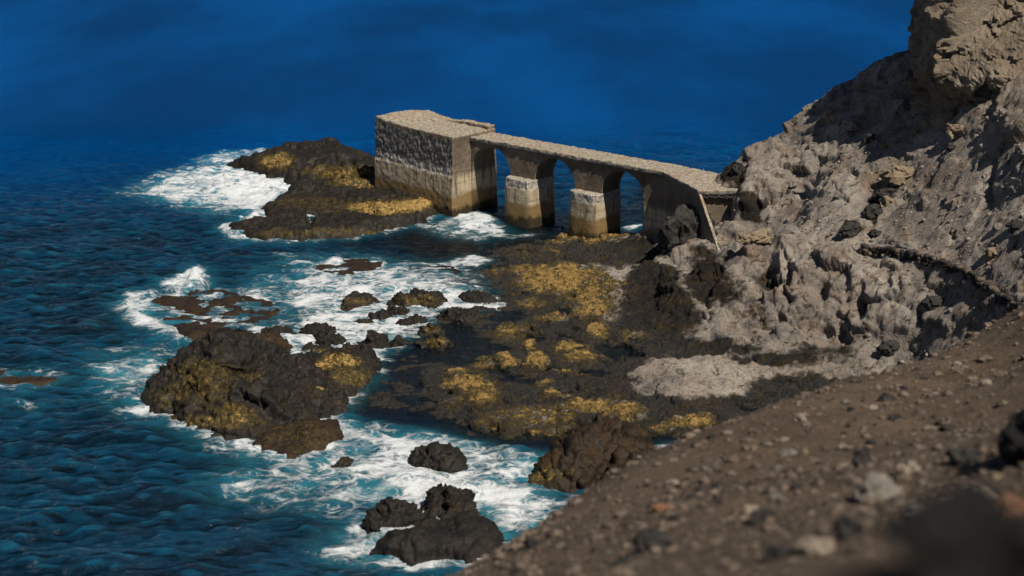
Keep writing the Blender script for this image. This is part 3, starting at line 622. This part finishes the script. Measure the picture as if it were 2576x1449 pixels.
for k, (l, r, tp, bt, lb) in enumerate(SMALL[:25]):
    a = at((l + r) / 2, bt); mx, my = mpp((l + r) / 2, bt); wd = (r - l) * mx; hh = (bt - tp) * mx / cP
    dep = wd * .72; vis = dep * .26 * .5; ht = max(.18, hh - vis * .7) * (.5 if k == 20 else 1.)
    if k in (23, 24): ht = .03
    n = 12; ang = np.arange(n) / n * 2 * np.pi; rr = 1 + .16 * np.sin(ang * 2 + k) + .12 * np.cos(ang * 3 + 2 * k)
    ring_px = []
    cx_, cy_ = a[0], a[1] + dep / 2
    ringw = np.stack([cx_ + wd / 2 * rr * np.cos(ang), cy_ + dep / 2 * rr * np.sin(ang)], 1)
    Zr = -H; fpx_, fpy_ = to_px(np.c_[ringw, np.zeros(n)])
    r2 = random.Random(k); tops = []
    for j in range(3):
        qx_ = cx_ + wd * .22 * (j - 1) + r2.uniform(-.06, .06) * wd; qy_ = cy_ + r2.uniform(-.1, .15) * dep; z_ = ht * (1. if j == k % 3 else r2.uniform(.55, .85))
        u_, v_ = to_px(np.array([[qx_, qy_, z_]])); tops.append((u_[0], v_[0], z_))
    olive = k in (1, 7, 8, 15, 14, 0)
    rock_from('sea_rock', list(zip(fpx_, fpy_)), tops, lb, amp=min(.34, .10 + ht * .22) if ht > .1 else .05, res=max(.05, wd / 60), cellsize=max(.3, wd * .22), deep=1.0, soft=.3*wd, foam=.5 if bt < 1300 else .6, seed=100 + k * 7,
              material=LAVA_BROWN if k in (24, 14, 17) else LAVA, algae_px=[((l + r) / 2, (tp + bt) / 2, (r - l) * .45, (bt - tp) * .4, .5)] if olive else ())

# boulders lying on the headland
def lump(name, px, py, size, mat, label, cat='boulder', seed=0, squash=.75, z=None, ground=None, lvl=4, group=None, loc=None, amp=.35):
    me_v, me_f = ico(lvl); V = me_v.copy()
    s = np.asarray(size if isinstance(size, (tuple, list)) else (size, size * .85, size * squash)) / 2
    f1, f2, cv = cells(V * 1.3 + seed * 3.7, seed); nz = fbm(V * 1.2 + seed, 3, seed + 2); nf = fbm(V * 4 + seed, 3, seed + 5)
    V = V * (1 + amp * .8 * nz + .42 * facets(V * 1.15 + seed * 3.7, seed + 8) + .18 * facets(V * 2.6 + seed, seed + 9) + .04 * nf)[:, None] * s
    o = mesh_obj(name, V, me_f, mat, smooth=False); o.location = loc; o.rotation_euler = (0, 0, seed * 1.3)
    return tag(o, label, cat, group)
_ico = {}
def ico(lvl):
    if lvl not in _ico:
        import bmesh
        b = bmesh.new(); bmesh.ops.create_icosphere(b, subdivisions=lvl, radius=1); b.verts.ensure_lookup_table()
        _ico[lvl] = (np.array([v.co[:] for v in b.verts]), np.array([[v.index for v in f.verts] for f in b.faces])); b.free()
    return _ico[lvl]
def hit(px, py, lo=60., hi=150.):
    """first terrain point along the line of sight of a photo pixel"""
    ds = np.arange(lo, hi, .1); P = np.array([at(px, py, d=d) for d in ds]); g = bil(P[:, 0], P[:, 1]); k = np.argmax(g >= P[:, 2])
    return np.array([P[k, 0], P[k, 1], g[k]])
ST_TAN = m_stone('tan_stone', (.17, .13, .085), (.25, .195, .13)); ST_DARK = m_stone('dark_lava_stone', (.02, .0185, .0175), (.05, .046, .042)); ST_GREY = m_stone('grey_stone', (.14, .125, .11), (.22, .20, .175))
ST_PALE = m_stone('pale_stone', (.2, .165, .13), (.3, .25, .2)); ST_RUST = m_stone('rusty_stone', (.17, .08, .045), (.24, .13, .08)); ST_BROWN = m_stone('brown_stone', (.10, .075, .055), (.16, .12, .09))
for k, (a, b, s, mt, lb) in enumerate([
   (2096, 300, (1.5, 1.2, 1.3), ST_TAN, 'pointed tan boulder perched on the shoulder of the headland'), (2124, 308, (1.0, .9, .8), ST_TAN, 'smaller tan boulder leaning against the pointed one'),
   (2265, 452, (2.6, 2.2, 1.5), ST_TAN, 'tan topped block at the head of the dark gully'), (2228, 500, (1.3, 1.8, 1.1), ST_DARK, 'dark block in the gully below the tan topped block'),
   (2195, 540, (1.2, 1.8, 1.0), ST_DARK, 'dark block midway down the gully'), (2140, 585, (2.2, 1.5, 1.0), ST_DARK, 'large dark block at the foot of the gully'),
   (2200, 592, (.9, .8, .6), ST_DARK, 'small dark stone right of the gully foot'), (1905, 606, (3.0, 1.6, 1.1), ST_TAN, 'brownish yellow ledge block below the pale gully by the jetty'), (2410, 335, (2.2, 1.6, 1.0), ST_TAN, 'tan block on the slope below the overhang'),
   (2250, 335, (.8, .7, .5), ST_GREY, 'grey stone at the lower edge of the cliff shadow'), (1995, 470, (.8, .7, .5), ST_GREY, 'grey stone on the pale slope above the jetty end'),(1858, 445, (1.5, 1.3, 1.6), ST_DARK, 'dark knob of lava where the jetty deck meets the headland'),(1745,555,(6.6,3.4,5.4),ST_DARK,'large black lava outcrop heaped against the foot of the flared jetty wall')]):
    g = hit(a, b, 75) if k < 12 else at(a, b, d=120.5) * (1, 1, 0) + (0, 0, 2.6)
    lump('boulder', a, b, s, mt, lb, seed=k + 3, loc=g + (0, 0, s[2] * .18))
# hems of foam round the rocks, aeration, depth, calm water; then the sheet itself
for ring, st in ROCK_FOOT:
    if st <= 0: continue
    x0, y0 = ring.min(0) - 4; x1, y1 = ring.max(0) + 4
    m_ = (xs > x0) & (xs < x1) & (ys > y0) & (ys < y1)
    dd = polydist(xs[m_], ys[m_], ring); nz = noise(np.stack([xs[m_] / 2.2, ys[m_] / 2.2, 0 * dd], 1), 5)
    Fm[m_] = np.maximum(Fm[m_], (st + .35 * nz) * sstep(-1.9, -.1, dd))
from_px_shelf = pxpoly([(1290,610),(1300,690),(1300,770),(1110,800),(1050,850),(960,920),(1000,975),(880,1050),(1250,1120),(1380,1140),(1640,1120),(1850,1060),(1700,900),(1560,760),(1560,600)])
calmv = np.ones(len(xs)); m_ = nearw & (np.abs(spx - 1300) < 700)
sd_ = polydist(xs[m_], ys[m_], from_px_shelf); calmv[m_] = 1 - .85 * sstep(-.6, 1.2, sd_)
Fm[m_] *= 1 - .92 * sstep(-.2, 1.0, sd_)
def blur(F, it):
    G = F.reshape(SX.shape).copy()
    for _ in range(it):
        G[1:-1] = (G[:-2] + 2 * G[1:-1] + G[2:]) / 4; G[:, 1:-1] = (G[:, :-2] + 2 * G[:, 1:-1] + G[:, 2:]) / 4
    return G.ravel()
aer = np.clip(blur(Fm, 30) * 1.15, 0, 1); aer = np.maximum(aer, patch(spx, spy, [(1330,1190,110,40,.95),(960,790,170,70,.8),(1340,1300,90,40,.6),(760,510,200,40,.7),(840,680,200,30,.4),(1050,1110,200,40,.8),(330,930,120,40,.7),(640,1230,120,25,.5)], .7))
aer *= calmv
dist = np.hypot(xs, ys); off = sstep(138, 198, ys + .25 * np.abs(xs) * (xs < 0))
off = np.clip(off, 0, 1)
sh = np.exp(-np.clip(-bed, 0, 20) / 1.2) * .8
swell = .10 * tile(w1, 83., xs, ys) + (.095 * tile(w2, 29., xs, ys))
fade = (1 - sstep(172, 196, ys)) * (1 - sstep(44, 56, xs)) * sstep(-80, -64, xs)
depth_damp = .25 + .75 * sstep(-.2, -1.6, bed) if False else .3 + .7 * sstep(.1, 1.8, -bed)
swell = swell + .04 * tile(w3, 13., xs * .6 + .2 * ys, ys) + .03 * tile(w4, 6.1, xs * .55 - .2 * ys, ys)
zs = swell * fade * depth_damp * (.06 + .94 * sstep(.15, 1., calmv))
fb = fbm(np.stack([xs, ys * 1.5, 0 * xs], 1)[nearw] / 1.3, 4, 91, .6)
zn_ = np.zeros(len(xs)); zn_[nearw] = fb; zs += Fm * calmv * (.10 + .34 * zn_)
for a, b, rx, ry, hgt in [(495,715,28,22,1.1),(440,735,40,16,.55),(845,662,20,7,.25),(700,500,90,22,.55),(600,470,120,16,.45),(760,475,36,16,.7),(1200,560,60,14,.45),(1150,735,110,14,.3),(1100,1235,200,22,.4),(350,790,50,16,.35),(1230,600,60,8,.3),(640,1130,30,12,.4),(640,555,20,10,.4)]:
    bb = pxblob(xs, ys, a, b, rx, ry); zs += bb ** .8 * hgt * (1 + .9 * zn_)
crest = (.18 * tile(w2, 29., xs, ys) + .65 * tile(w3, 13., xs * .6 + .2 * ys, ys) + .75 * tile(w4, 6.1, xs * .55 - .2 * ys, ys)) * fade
far_curve = -np.maximum(0, dist - 2000) ** 2 / 1.27e7
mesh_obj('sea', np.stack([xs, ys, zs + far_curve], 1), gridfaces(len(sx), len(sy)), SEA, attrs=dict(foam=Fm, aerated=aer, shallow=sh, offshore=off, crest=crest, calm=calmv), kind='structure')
# ------------------------------------------------------------------ the ruined arched jetty
J0 = at(1140, 548)[:2]; JU = np.array([.7505, -.6608]); JV = np.array([.6608, .7505])
def jw(s, w_): return J0[0] + JU[0] * s + JV[0] * w_, J0[1] + JU[1] * s + JV[1] * w_
jetty = tag(empty('arched_jetty', (J0[0], J0[1], 0)), 'ruined concrete jetty on three arches running out from the headland to a blocky end tower', 'jetty')
def hexa(name, A, B, Cc, fn, attrf, amp=.03, material=None, roughamp=.15):
    """closed block over parameters A x B x C; fn maps them to (s, w, z); sides share vertices"""
    na, nb, nc = len(A), len(B), len(Cc); idx = {}; V = []; F = []
    def vid(i, j, k):
        key = (i, j, k)
        if key not in idx: idx[key] = len(V); V.append((A[i], B[j], Cc[k]))
        return idx[key]
    for i in range(na - 1):
        for j in range(nb - 1):
            F.append([vid(i, j, nc - 1), vid(i + 1, j, nc - 1), vid(i + 1, j + 1, nc - 1), vid(i, j + 1, nc - 1)])
            F.append([vid(i, j, 0), vid(i, j + 1, 0), vid(i + 1, j + 1, 0), vid(i + 1, j, 0)])
        for k in range(nc - 1):
            F.append([vid(i, 0, k), vid(i + 1, 0, k), vid(i + 1, 0, k + 1), vid(i, 0, k + 1)])
            F.append([vid(i, nb - 1, k), vid(i, nb - 1, k + 1), vid(i + 1, nb - 1, k + 1), vid(i + 1, nb - 1, k)])
    for j in range(nb - 1):
        for k in range(nc - 1):
            F.append([vid(0, j, k), vid(0, j, k + 1), vid(0, j + 1, k + 1), vid(0, j + 1, k)])
            F.append([vid(na - 1, j, k), vid(na - 1, j + 1, k), vid(na - 1, j + 1, k + 1), vid(na - 1, j, k + 1)])
    P = np.array(V); S, W, Z = fn(P[:, 0], P[:, 1], P[:, 2]); return finish(name, S, W, Z, np.array(F), attrf(P, S, W, Z), amp, roughamp)
def finish(name, S, W, Z, F, at_, amp, roughamp, parent=None):
    x, y = jw(S, W); V = np.stack([x, y, Z], 1); rough, top_ = at_
    f1, f2, cv = cells(V / (.19, .19, .34) + .5 * np.stack([noise(V / .5, 3)] * 3, 1), 13); dir_ = np.stack([noise(V / .5, 3), noise(V / .5, 4), noise(V / .5, 6)], 1); big = np.stack([noise(V / 1.6, 23), noise(V / 1.6, 24), noise(V / 1.6, 26)], 1)
    N = vnormals(V, F)
    V = V + (amp * dir_ + .04 * big) + rough[:, None] * roughamp * (N * (1.5 * fbm(V / (.33, .33, .6), 4, 83, .65) + .5 * (cv - .5))[:, None] + .4 * dir_)
    V[:, 2] += top_ * .10 * fbm(V / .7, 3, 44, .6)
    return mesh_obj(name, V - np.array([J0[0], J0[1], 0]), F, CONC, parent or jetty, dict(rough=rough, top=top_))
topf = lambda Z, z1: sstep(z1 - .28, z1 - .05, Z)
# end tower
TL = (-12.6, 1.3); TFL = (-10.9, 7.6); TR = (0., 0.); TFR = (0., 6.5)
def tower(a, b, c):
    s = (1 - a) * ((1 - b) * TL[0] + b * TFL[0]) + a * ((1 - b) * TR[0] + b * TFR[0]); w_ = (1 - a) * ((1 - b) * TL[1] + b * TFL[1]) + a * ((1 - b) * TR[1] + b * TFR[1])
    ztop = 8.35 + .55 * np.clip(1 - a / .35, 0, 1) ** 1.0 * (.5 + .5 * np.sin(np.clip(b, 0, 1) * 3.0)) + .12 * (1 - a)
    up = c * (ztop + 1); z = up - 1
    inset = .10 * sstep(4.4, 4.1, z); flare = .18 * (1 - z / 8)
    return s + (a - .5) * 2 * (.12 * (1 - z / 8)), w_ - inset * (b < .5) - flare * (1 - 2 * b), z
hexa('end_block', np.linspace(0, 1, 170), np.linspace(0, 1, 70), np.linspace(0, 1, 130), tower,
     lambda P, S, W, Z: (np.where(P[:, 0] > .995, .35, 1.) * sstep(3.9, 4.6, Z + .5 * noise(np.stack([S, W, Z * .5], 1) / 1.1, 71)) * sstep(1, .9, P[:, 2]) + sstep(.98, 1., P[:, 2]) * .3, sstep(.975, .995, P[:, 2])), .035, roughamp=.10)
hexa('rubble_kerb', np.linspace(-6.2, -.1, 50), np.linspace(5.55, 6.45, 10), np.linspace(8.2, 8.72, 8), lambda a, b, c: (a, b - a * .05, np.where(c > 8.4, c - .25 * (a < -4) * (-4 - a) / 2.2, c)), lambda P, S, W, Z: (np.full(len(S), .3), topf(P[:, 2], 8.72)), .05)
# wall with the three arches
ARCH = [(.2, 5.42), (8.62, 13.75), (16.97, 21.95)]
Sx = np.r_[np.linspace(.02, .185, 4)]
cur = [Sx]
for k, (a, b) in enumerate(ARCH):
    th = np.linspace(0, np.pi, 46); arc = (a + b) / 2 - (b - a) / 2 * np.cos(th); cur.append(np.r_[a - .012, arc, b + .012])
    nx_ = ARCH[k + 1][0] if k < 2 else 25.2; cur.append(np.linspace(b + .12, nx_ - .12, 28))
Sx = np.concatenate(cur)
def wallbot(s):
    z = np.full(np.shape(s), 4.5); z = np.where(s < .187, -.8, z); z = np.where(s > ARCH[2][1] + .005, -.8, z)
    for a, b in ARCH:
        r = (b - a) / 2; ins = (s >= a - 1e-6) & (s <= b + 1e-6)
        z = np.where(ins, 4.9 + 2.45 * np.sqrt(np.clip(1 - ((s - (a + b) / 2) / r) ** 2, 0, 1)) , z)
    return z
def wallf(a, b, c):
    bo = wallbot(a); return a, b, bo + c * (7.64 - bo)
hexa('arch_wall', Sx, np.linspace(2.7, 5.6, 30), np.linspace(0, 1, 44), wallf, lambda P, S, W, Z: (.12 * np.ones(len(S)), 0 * S), .025, roughamp=.05)
# piers with rounded noses and broken ledges
for k, (a, b, zl) in enumerate([(5.3, 8.76, 4.75), (13.62, 17.1, 4.7)]):
    c = (a + b) / 2; hw = (b - a) / 2; n = 96; front, back = 2.75, 5.85; nose = 1.05
    th = np.linspace(0, 2 * np.pi, n, endpoint=False)
    rs = c + hw * np.sign(np.cos(th)) * np.abs(np.cos(th)) ** .62
    rw = np.where(np.sin(th) < 0, front + nose * np.sin(th) * np.abs(np.sin(th)) ** .3 + .0, back - (1 - np.sin(th)) ** 0 * 0 )
    sq = np.abs(np.sin(th)) ** .35
    rw = np.where(np.sin(th) < 0, front - nose * sq, back - .5 + .5 * sq)
    side = np.abs(np.cos(th)) > .9999
    zr = np.linspace(-1.5, 1, 64); zr = -1.2 + (zl + 1.2) * np.linspace(0, 1, 64)
    S = []; W = []; Z = []
    for z in zr:
        g = 1 + .025 * (1 - z / zl) - .03 * sstep(zl - .95, zl - .75, z) + .03 * sstep(1.2, .2, z)
        S.append(c + (rs - c) * g); W.append((front + back) / 2 + (rw - (front + back) / 2) * (1 + (g - 1) * .6)); Z.append(np.full(n, z))
    for f in np.linspace(.94, .04, 9):
        S.append(c + (rs - c) * f); W.append((front + back) / 2 + (rw - (front + back) / 2) * f); Z.append(np.full(n, zl + .06))
    S, W, Z = map(np.concatenate, (S, W, Z)); rows = len(zr) + 9
    i = np.arange(n)[None, :]; j = np.arange(rows - 1)[:, None] * n
    F = np.stack([i + j, (i + 1) % n + j, (i + 1) % n + j + n, i + j + n], -1).reshape(-1, 4)
    rough = sstep(zl - 1.05, zl - .8, Z) * .7
    finish('pier', S, W, Z, F, (rough, 0 * Z + (np.arange(len(Z)) >= len(zr) * n) * .6), .03, .13)
# deck slabs
near_e = np.array([(0.03, 2.56), (24.2, 2.50), (30.75, -1.45)]); far_e = np.array([(0.03, 5.9), (24.0, 5.72), (29.6, 5.0), (33.6, 1.25)])
def along(P, t):
    L = np.r_[0, np.cumsum(np.linalg.norm(np.diff(P, axis=0), axis=1))]; return np.interp(t * L[-1], L, P[:, 0]), np.interp(t * L[-1], L, P[:, 1])
def slabf(a, b, c):
    ns, nw = along(near_e, a); fs, fw = along(far_e, a); return ns + (fs - ns) * b, nw + (fw - nw) * b, c
for t0, t1 in [(0, .268), (.2695, .775), (.7765, 1.)]:
    hexa('deck_slab', np.linspace(t0, t1, int(210 * (t1 - t0)) + 4), np.linspace(0, 1, 32), np.linspace(7.63, 8.02, 6), slabf, lambda P, S, W, Z: (np.where(P[:, 2] > 8, .15, .8), topf(Z, 8.02)), .045, roughamp=.10)
# flaring wing wall and the sloped wall below it
def ring_prism(name, poly, z0, ztopf, step=.16, rough=.15, amp=.03):
    P = np.array(poly, float); Q = []
    for k in range(len(P)):
        a, b = P[k], P[(k + 1) % len(P)]; m = max(2, int(np.linalg.norm(b - a) / step)); Q += [a + (b - a) * t / m for t in range(m)]
    Q = np.array(Q); n = len(Q); zt = np.array([ztopf(*q) for q in Q]); nz_ = 40; cen_ = Q.mean(0)
    S = np.concatenate([Q[:, 0]] * nz_ + [cen_[0] + (Q[:, 0] - cen_[0]) * f for f in (.9, .6, .3, .02)]); W = np.concatenate([Q[:, 1]] * nz_ + [cen_[1] + (Q[:, 1] - cen_[1]) * f for f in (.9, .6, .3, .02)])
    Z = np.concatenate([z0 + (zt - z0) * t for t in np.linspace(0, 1, nz_)] + [zt * f + zt.mean() * (1 - f) for f in (.9, .6, .3, .02)])
    i = np.arange(n)[None, :]; j = np.arange(nz_ + 3)[:, None] * n; F = np.stack([i + j, (i + 1) % n + j, (i + 1) % n + j + n, i + j + n], -1).reshape(-1, 4)
    return finish(name, S, W, Z, F, (np.full(len(S), rough), (np.arange(len(S)) >= n * (nz_ - 1)) * 1.), amp, .06)
F0 = (24.2, 2.66); F1 = (30.6, -1.28); d_ = np.array(F1) - F0; d_ /= np.linalg.norm(d_); nv = np.array([-d_[1], d_[0]])
ring_prism('wing_wall', [F0, F1, (33.3, 1.2), (29.6, 4.9), (25.25, 5.5), (25.25, 2.72)], .2, lambda s, w_: 7.62)
E1 = np.array(F1) + d_ * 4.6
ring_prism('sloping_wall', [np.array(F1) + d_ * .02, E1, E1 + nv * .24, np.array(F1) + d_ * .02 + nv * .24], 1.5, lambda s, w_: 7.9 - 4.2 * np.clip(((s - F1[0]) * d_[0] + (w_ - F1[1]) * d_[1]) / 4.6, 0, 1), rough=.1)
# course of dark stones under the deck end
e0 = np.array((30.75, -1.35)); e1 = np.array((33.6, 1.15)); v0, f0 = ico(2); proto = []
for k in range(4):
    V = v0 * (1 + .22 * fbm(v0 * 1.3 + k * 5, 2, k))[:, None] * (.21, .17, .12); me = mesh_obj('stone', V, f0, ST_DARK, jetty); proto.append(me)
for k in range(15):
    o = proto[k] if k < 4 else proto[k % 4].copy()
    if k >= 4: C.objects.link(o)
    q = e0 + (e1 - e0) * (k + .5) / 15; x, y = jw(*(q + (e1 - e0)[::-1] * (1, -1) * .02)); o.parent = jetty; o.location = (x - J0[0], y - J0[1], 7.42 + .05 * math.sin(k * 2.3)); o.rotation_euler = (0, 0, k * 1.1)
# ------------------------------------------------------------------ dry-stone wall along the path
path = [hit(a, b, 75) for a, b in [(2165,638),(2200,642),(2240,650),(2285,657),(2330,668),(2375,681),(2415,698),(2450,720),(2485,745),(2515,768),(2545,790),(2580,808)]]
pth = np.array(path); L = np.r_[0, np.cumsum(np.linalg.norm(np.diff(pth[:, :2], axis=0), axis=1))]
wl = tag(empty('dry_stone_wall', tuple(pth[0])), 'low dark dry-stone wall curving along the headland path down to the right edge', 'wall')
v0, f0 = ico(2); wp = []
for k in range(6):
    V = v0.copy(); f1, f2, cv = cells(V * 1.1 + k * 4.3, k); V = np.sign(V) * np.abs(V) ** .8
    V = V * (1 + .22 * fbm(v0 * 1.2 + k * 7, 2, k) + .18 * (cv - .5))[:, None] * (.27, .2, .16); wp.append((V, f0))
wm = [None] * 6; cnt = 0; rr_ = random.Random(4)
for course in range(3):
    s = .13 * course
    while s < L[-1]:
        k = rr_.randrange(6); sc = rr_.uniform(.75, 1.25)
        x = np.interp(s, L, pth[:, 0]); y = np.interp(s, L, pth[:, 1]); g = float(bil(x, y))
        loc = np.array([x, y, g + .12 + .25 * course]) - pth[0]; loc[:2] += (rr_.uniform(-.08, .08), rr_.uniform(-.08, .08))
        if wm[k] is None: o = mesh_obj('stone', *wp[k], ST_DARK if k < 4 else ST_BROWN, wl); wm[k] = o
        else: o = wm[k].copy(); C.objects.link(o)
        o.location = loc; o.scale = (sc,) * 3; o.rotation_euler = (rr_.uniform(-.3, .3), rr_.uniform(-.3, .3), rr_.uniform(0, 6.3)); cnt += 1
        s += .36 * sc + (.4 if rr_.random() < .06 else 0)
        if cnt > 290: break
# loose rubble and fallen stones on the headland
r_ = np.random.default_rng(15); hf = Fq[keep & head]; hc = V2[hf].mean(1); ok_ = np.where((hc[:, 1] < 127) & (hc[:, 2] > 2.2) & (hc[:, 0] < 36) & (scree[hf[:, 0]] > .2) & (dark[hf[:, 0]] < .3))[0]
bv, bf = ico(1); RV = []; RF = []
for m, fi in enumerate(r_.choice(ok_, 1500)):
    s_ = min(.22, .04 * (1 + r_.pareto(2.))); RV.append(bv * (1 + r_.uniform(-.4, .4, (len(bv), 1))) * s_ * (1, .9, .75) + hc[fi] + (0, 0, s_ * .2)); RF.append(bf + m * len(bv))
o = mesh_obj('rubble', np.concatenate(RV), np.concatenate(RF), m_stone('tuff_rubble', (.12, .105, .092), (.33, .285, .24)), kind='stuff', smooth=False); tag(o, 'loose grey rubble lying over the slopes of the headland', 'rubble')
hp_ = {}
for m, fi in enumerate(r_.choice(ok_, 18, replace=False)):
    k = m % 4; s_ = float(r_.uniform(.28, .75))
    if k not in hp_:
        v_, f_ = ico(3); v_ = v_ * (1 + .25 * fbm(v_ * 1.2 + k * 6, 2, k + 70) + .55 * facets(v_ * 1.1 + k * 5.1, k + 71))[:, None] * (1, .85, .75)
        o = mesh_obj('fallen_stone', v_, f_, (ST_GREY, ST_DARK, ST_TAN, ST_GREY)[k], smooth=False); hp_[k] = o
    else: o = hp_[k].copy(); C.objects.link(o)
    o.location = hc[fi] + (0, 0, s_ * .15); o.scale = (s_,) * 3; o.rotation_euler = (0, 0, m * 1.7)
    w_ = ('grey', 'dark', 'tan', 'grey')[k]; tag(o, 'fallen %s stone lying loose on the grey headland slope' % w_, 'stone', 'fallen %s stones on the headland' % w_)
# ------------------------------------------------------------------ stones on the slope in front
def fhit(px, py, lo=3., hi=72.):
    ds = np.exp(np.linspace(math.log(lo), math.log(hi), 500))
    for d in ds:
        p = at(px, py, d=d)
        if fground(p[0], p[1]) >= p[2]: return np.array([p[0], p[1], fground(p[0], p[1])]), d
    return None, None
MATS = dict(k=m_stone('shade_black_stone', (.006, .0055, .005), (.014, .013, .012)), d=ST_DARK, g=ST_GREY, p=ST_PALE, r=ST_RUST, b=ST_BROWN, t=ST_TAN)  # k: near-black stone, shade painted into its colour
BIG = [ # px, py, px width, material, label
 (1672,1285,34,'r','rusty orange elongated stone on the bare left part of the brown slope'), (1692,1225,36,'p','pale pinkish stone just above the rusty orange one'), (1645,1275,26,'d','dark stone touching the left side of the rusty orange stone'),
 (1640,1385,95,'d','big dark blurred stone at the lower left of the brown slope'), (2200,1258,115,'g','large grey stone with a dark shadow in the middle right of the brown slope'), (2120,1130,28,'p','small pale stone below the dark pair near the brow'),
 (2168,1165,46,'d','upright dark stone above the large grey stone'), (2290,1190,60,'p','pale stone right of the large grey stone'), (2232,1010,40,'d','dark stone near the brow of the brown slope'), (2195,1030,24,'p','pale stone beside the dark stone near the brow'),
 (2420,1165,75,'d','dark boulder at the edge of the shaded corner on the right'), (2385,1085,36,'d','dark stone on the upper right of the slope'), (2640,1140,250,'k','big boulder at the right edge with its shade painted near-black'), (2505,1205,36,'t','yellowish stone lying in front of the big shaded boulder'),  # right-edge boulder: its shade is put into the stone colour
 (2400,1290,95,'p','cream stone among rubble right of the middle of the slope'), (2300,1310,70,'g','grey stone in the rubble band left of the cream stone'), (2540,1290,90,'r','rusty stone at the right end of the rubble band'), (2470,1255,70,'p','pale flat stone topping the rubble band'),
 (2060,1390,80,'p','pale brown stone at the bottom of the slope'), (1960,1400,65,'d','dark stone at the bottom beside the pale brown one'), (2140,1350,80,'d','dark hollow-looking stone below the large grey stone'), (1885,1290,38,'p','small cream stone in the middle of the slope'), (1900,1320,34,'d','dark stone below the small cream stone'),
 (2010,1235,34,'d','dark flat stone left of the large grey stone'), (2460,1450,430,'k','very large boulder blackened to stand for the shadow filling the bottom right corner'), (1340,1375,42,'d','dark stone near the left tip of the slope'), (1300,1445,36,'d','dark stone at the bottom left tip of the slope'), (1790,1105,22,'d','small dark stone right at the brow'),  # corner boulder: added dark mass, painted black as the shadow there
 (1740,1255,24,'d','small dark stone right of the rusty orange pair'), (2420,1330,90,'d','black boulder just above the very large one in the corner')]
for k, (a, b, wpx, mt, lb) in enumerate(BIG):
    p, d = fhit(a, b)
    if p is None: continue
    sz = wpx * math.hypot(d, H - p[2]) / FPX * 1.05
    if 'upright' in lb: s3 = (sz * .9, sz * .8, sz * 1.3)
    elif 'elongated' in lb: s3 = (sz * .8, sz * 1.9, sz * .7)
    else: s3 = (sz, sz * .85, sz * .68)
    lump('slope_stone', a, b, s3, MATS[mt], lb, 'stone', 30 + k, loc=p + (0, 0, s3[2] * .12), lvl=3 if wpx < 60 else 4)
protos = []
rr_ = random.Random(11)
for k in range(12):
    V, f = ico(2)
    V = V * (1 + .25 * fbm(V * 1.1 + k * 9, 2, k + 40) + .6 * facets(V * 1.1 + k * 3.1, k + 3))[:, None] * (.5, .42, .36)
    protos.append((V, f, 'dgdbdtbpddbb'[k]))
made = {}; n_ = 0; tries = 0
WORD = dict(d='dark', g='grey', p='pale', b='brown', t='tan', r='rusty')
while n_ < 262 and tries < 4000:
    tries += 1
    a = rr_.uniform(1250, 2570); b = rr_.uniform(880, 1445)
    if b < 1449 - (a - 1150) * .455: continue
    p, d = fhit(a, b)
    if p is None: continue
    k = rr_.randrange(12); wpx = min(60, 8 + rr_.expovariate(1 / 8.)) * (1.2 if a > 2100 and b > 1230 else 1)
    sz = wpx * math.hypot(d, H - p[2]) / FPX
    if k not in made: o = mesh_obj('slope_stone', protos[k][0], protos[k][1], MATS[protos[k][2]], smooth=False); made[k] = o
    else: o = made[k].copy(); C.objects.link(o)
    o.location = p + (0, 0, sz * .08); o.scale = (sz,) * 3; o.rotation_euler = (rr_.uniform(-.4, .4), rr_.uniform(-.4, .4), rr_.uniform(0, 6.3)); n_ += 1
    tag(o, 'small %s loose stone scattered on the brown gravel slope' % WORD[protos[k][2]], 'stone', 'small loose %s stones on the brown slope' % WORD[protos[k][2]])
# gravel, uncountable
GV = []; GF = []; base_v, base_f = ico(1); m0 = 0; r_ = np.random.default_rng(5)
while m0 < 22000:
    y_ = r_.uniform(8, 66) if r_.random() < .6 else r_.uniform(8, 34); x_ = r_.uniform(-6, .4 * y_ + 4); z_ = fground(x_, y_)
    if z_ < 10: continue
    s_ = min(.13, .015 * (1 + r_.pareto(1.8))) * (.5 + y_ / 40); V = base_v * (1 + r_.uniform(-.4, .35, (len(base_v), 1))) * s_ * (1, .9, .7); GV.append(V + (x_, y_, z_ + s_ * .15)); GF.append(base_f + m0 * len(base_v)); m0 += 1
o = mesh_obj('gravel', np.concatenate(GV), np.concatenate(GF), m_stone('gravel_mix', (.028, .022, .018), (.20, .155, .12)), kind='stuff', smooth=False); tag(o, 'loose brown gravel strewn over the slope in front', 'gravel')
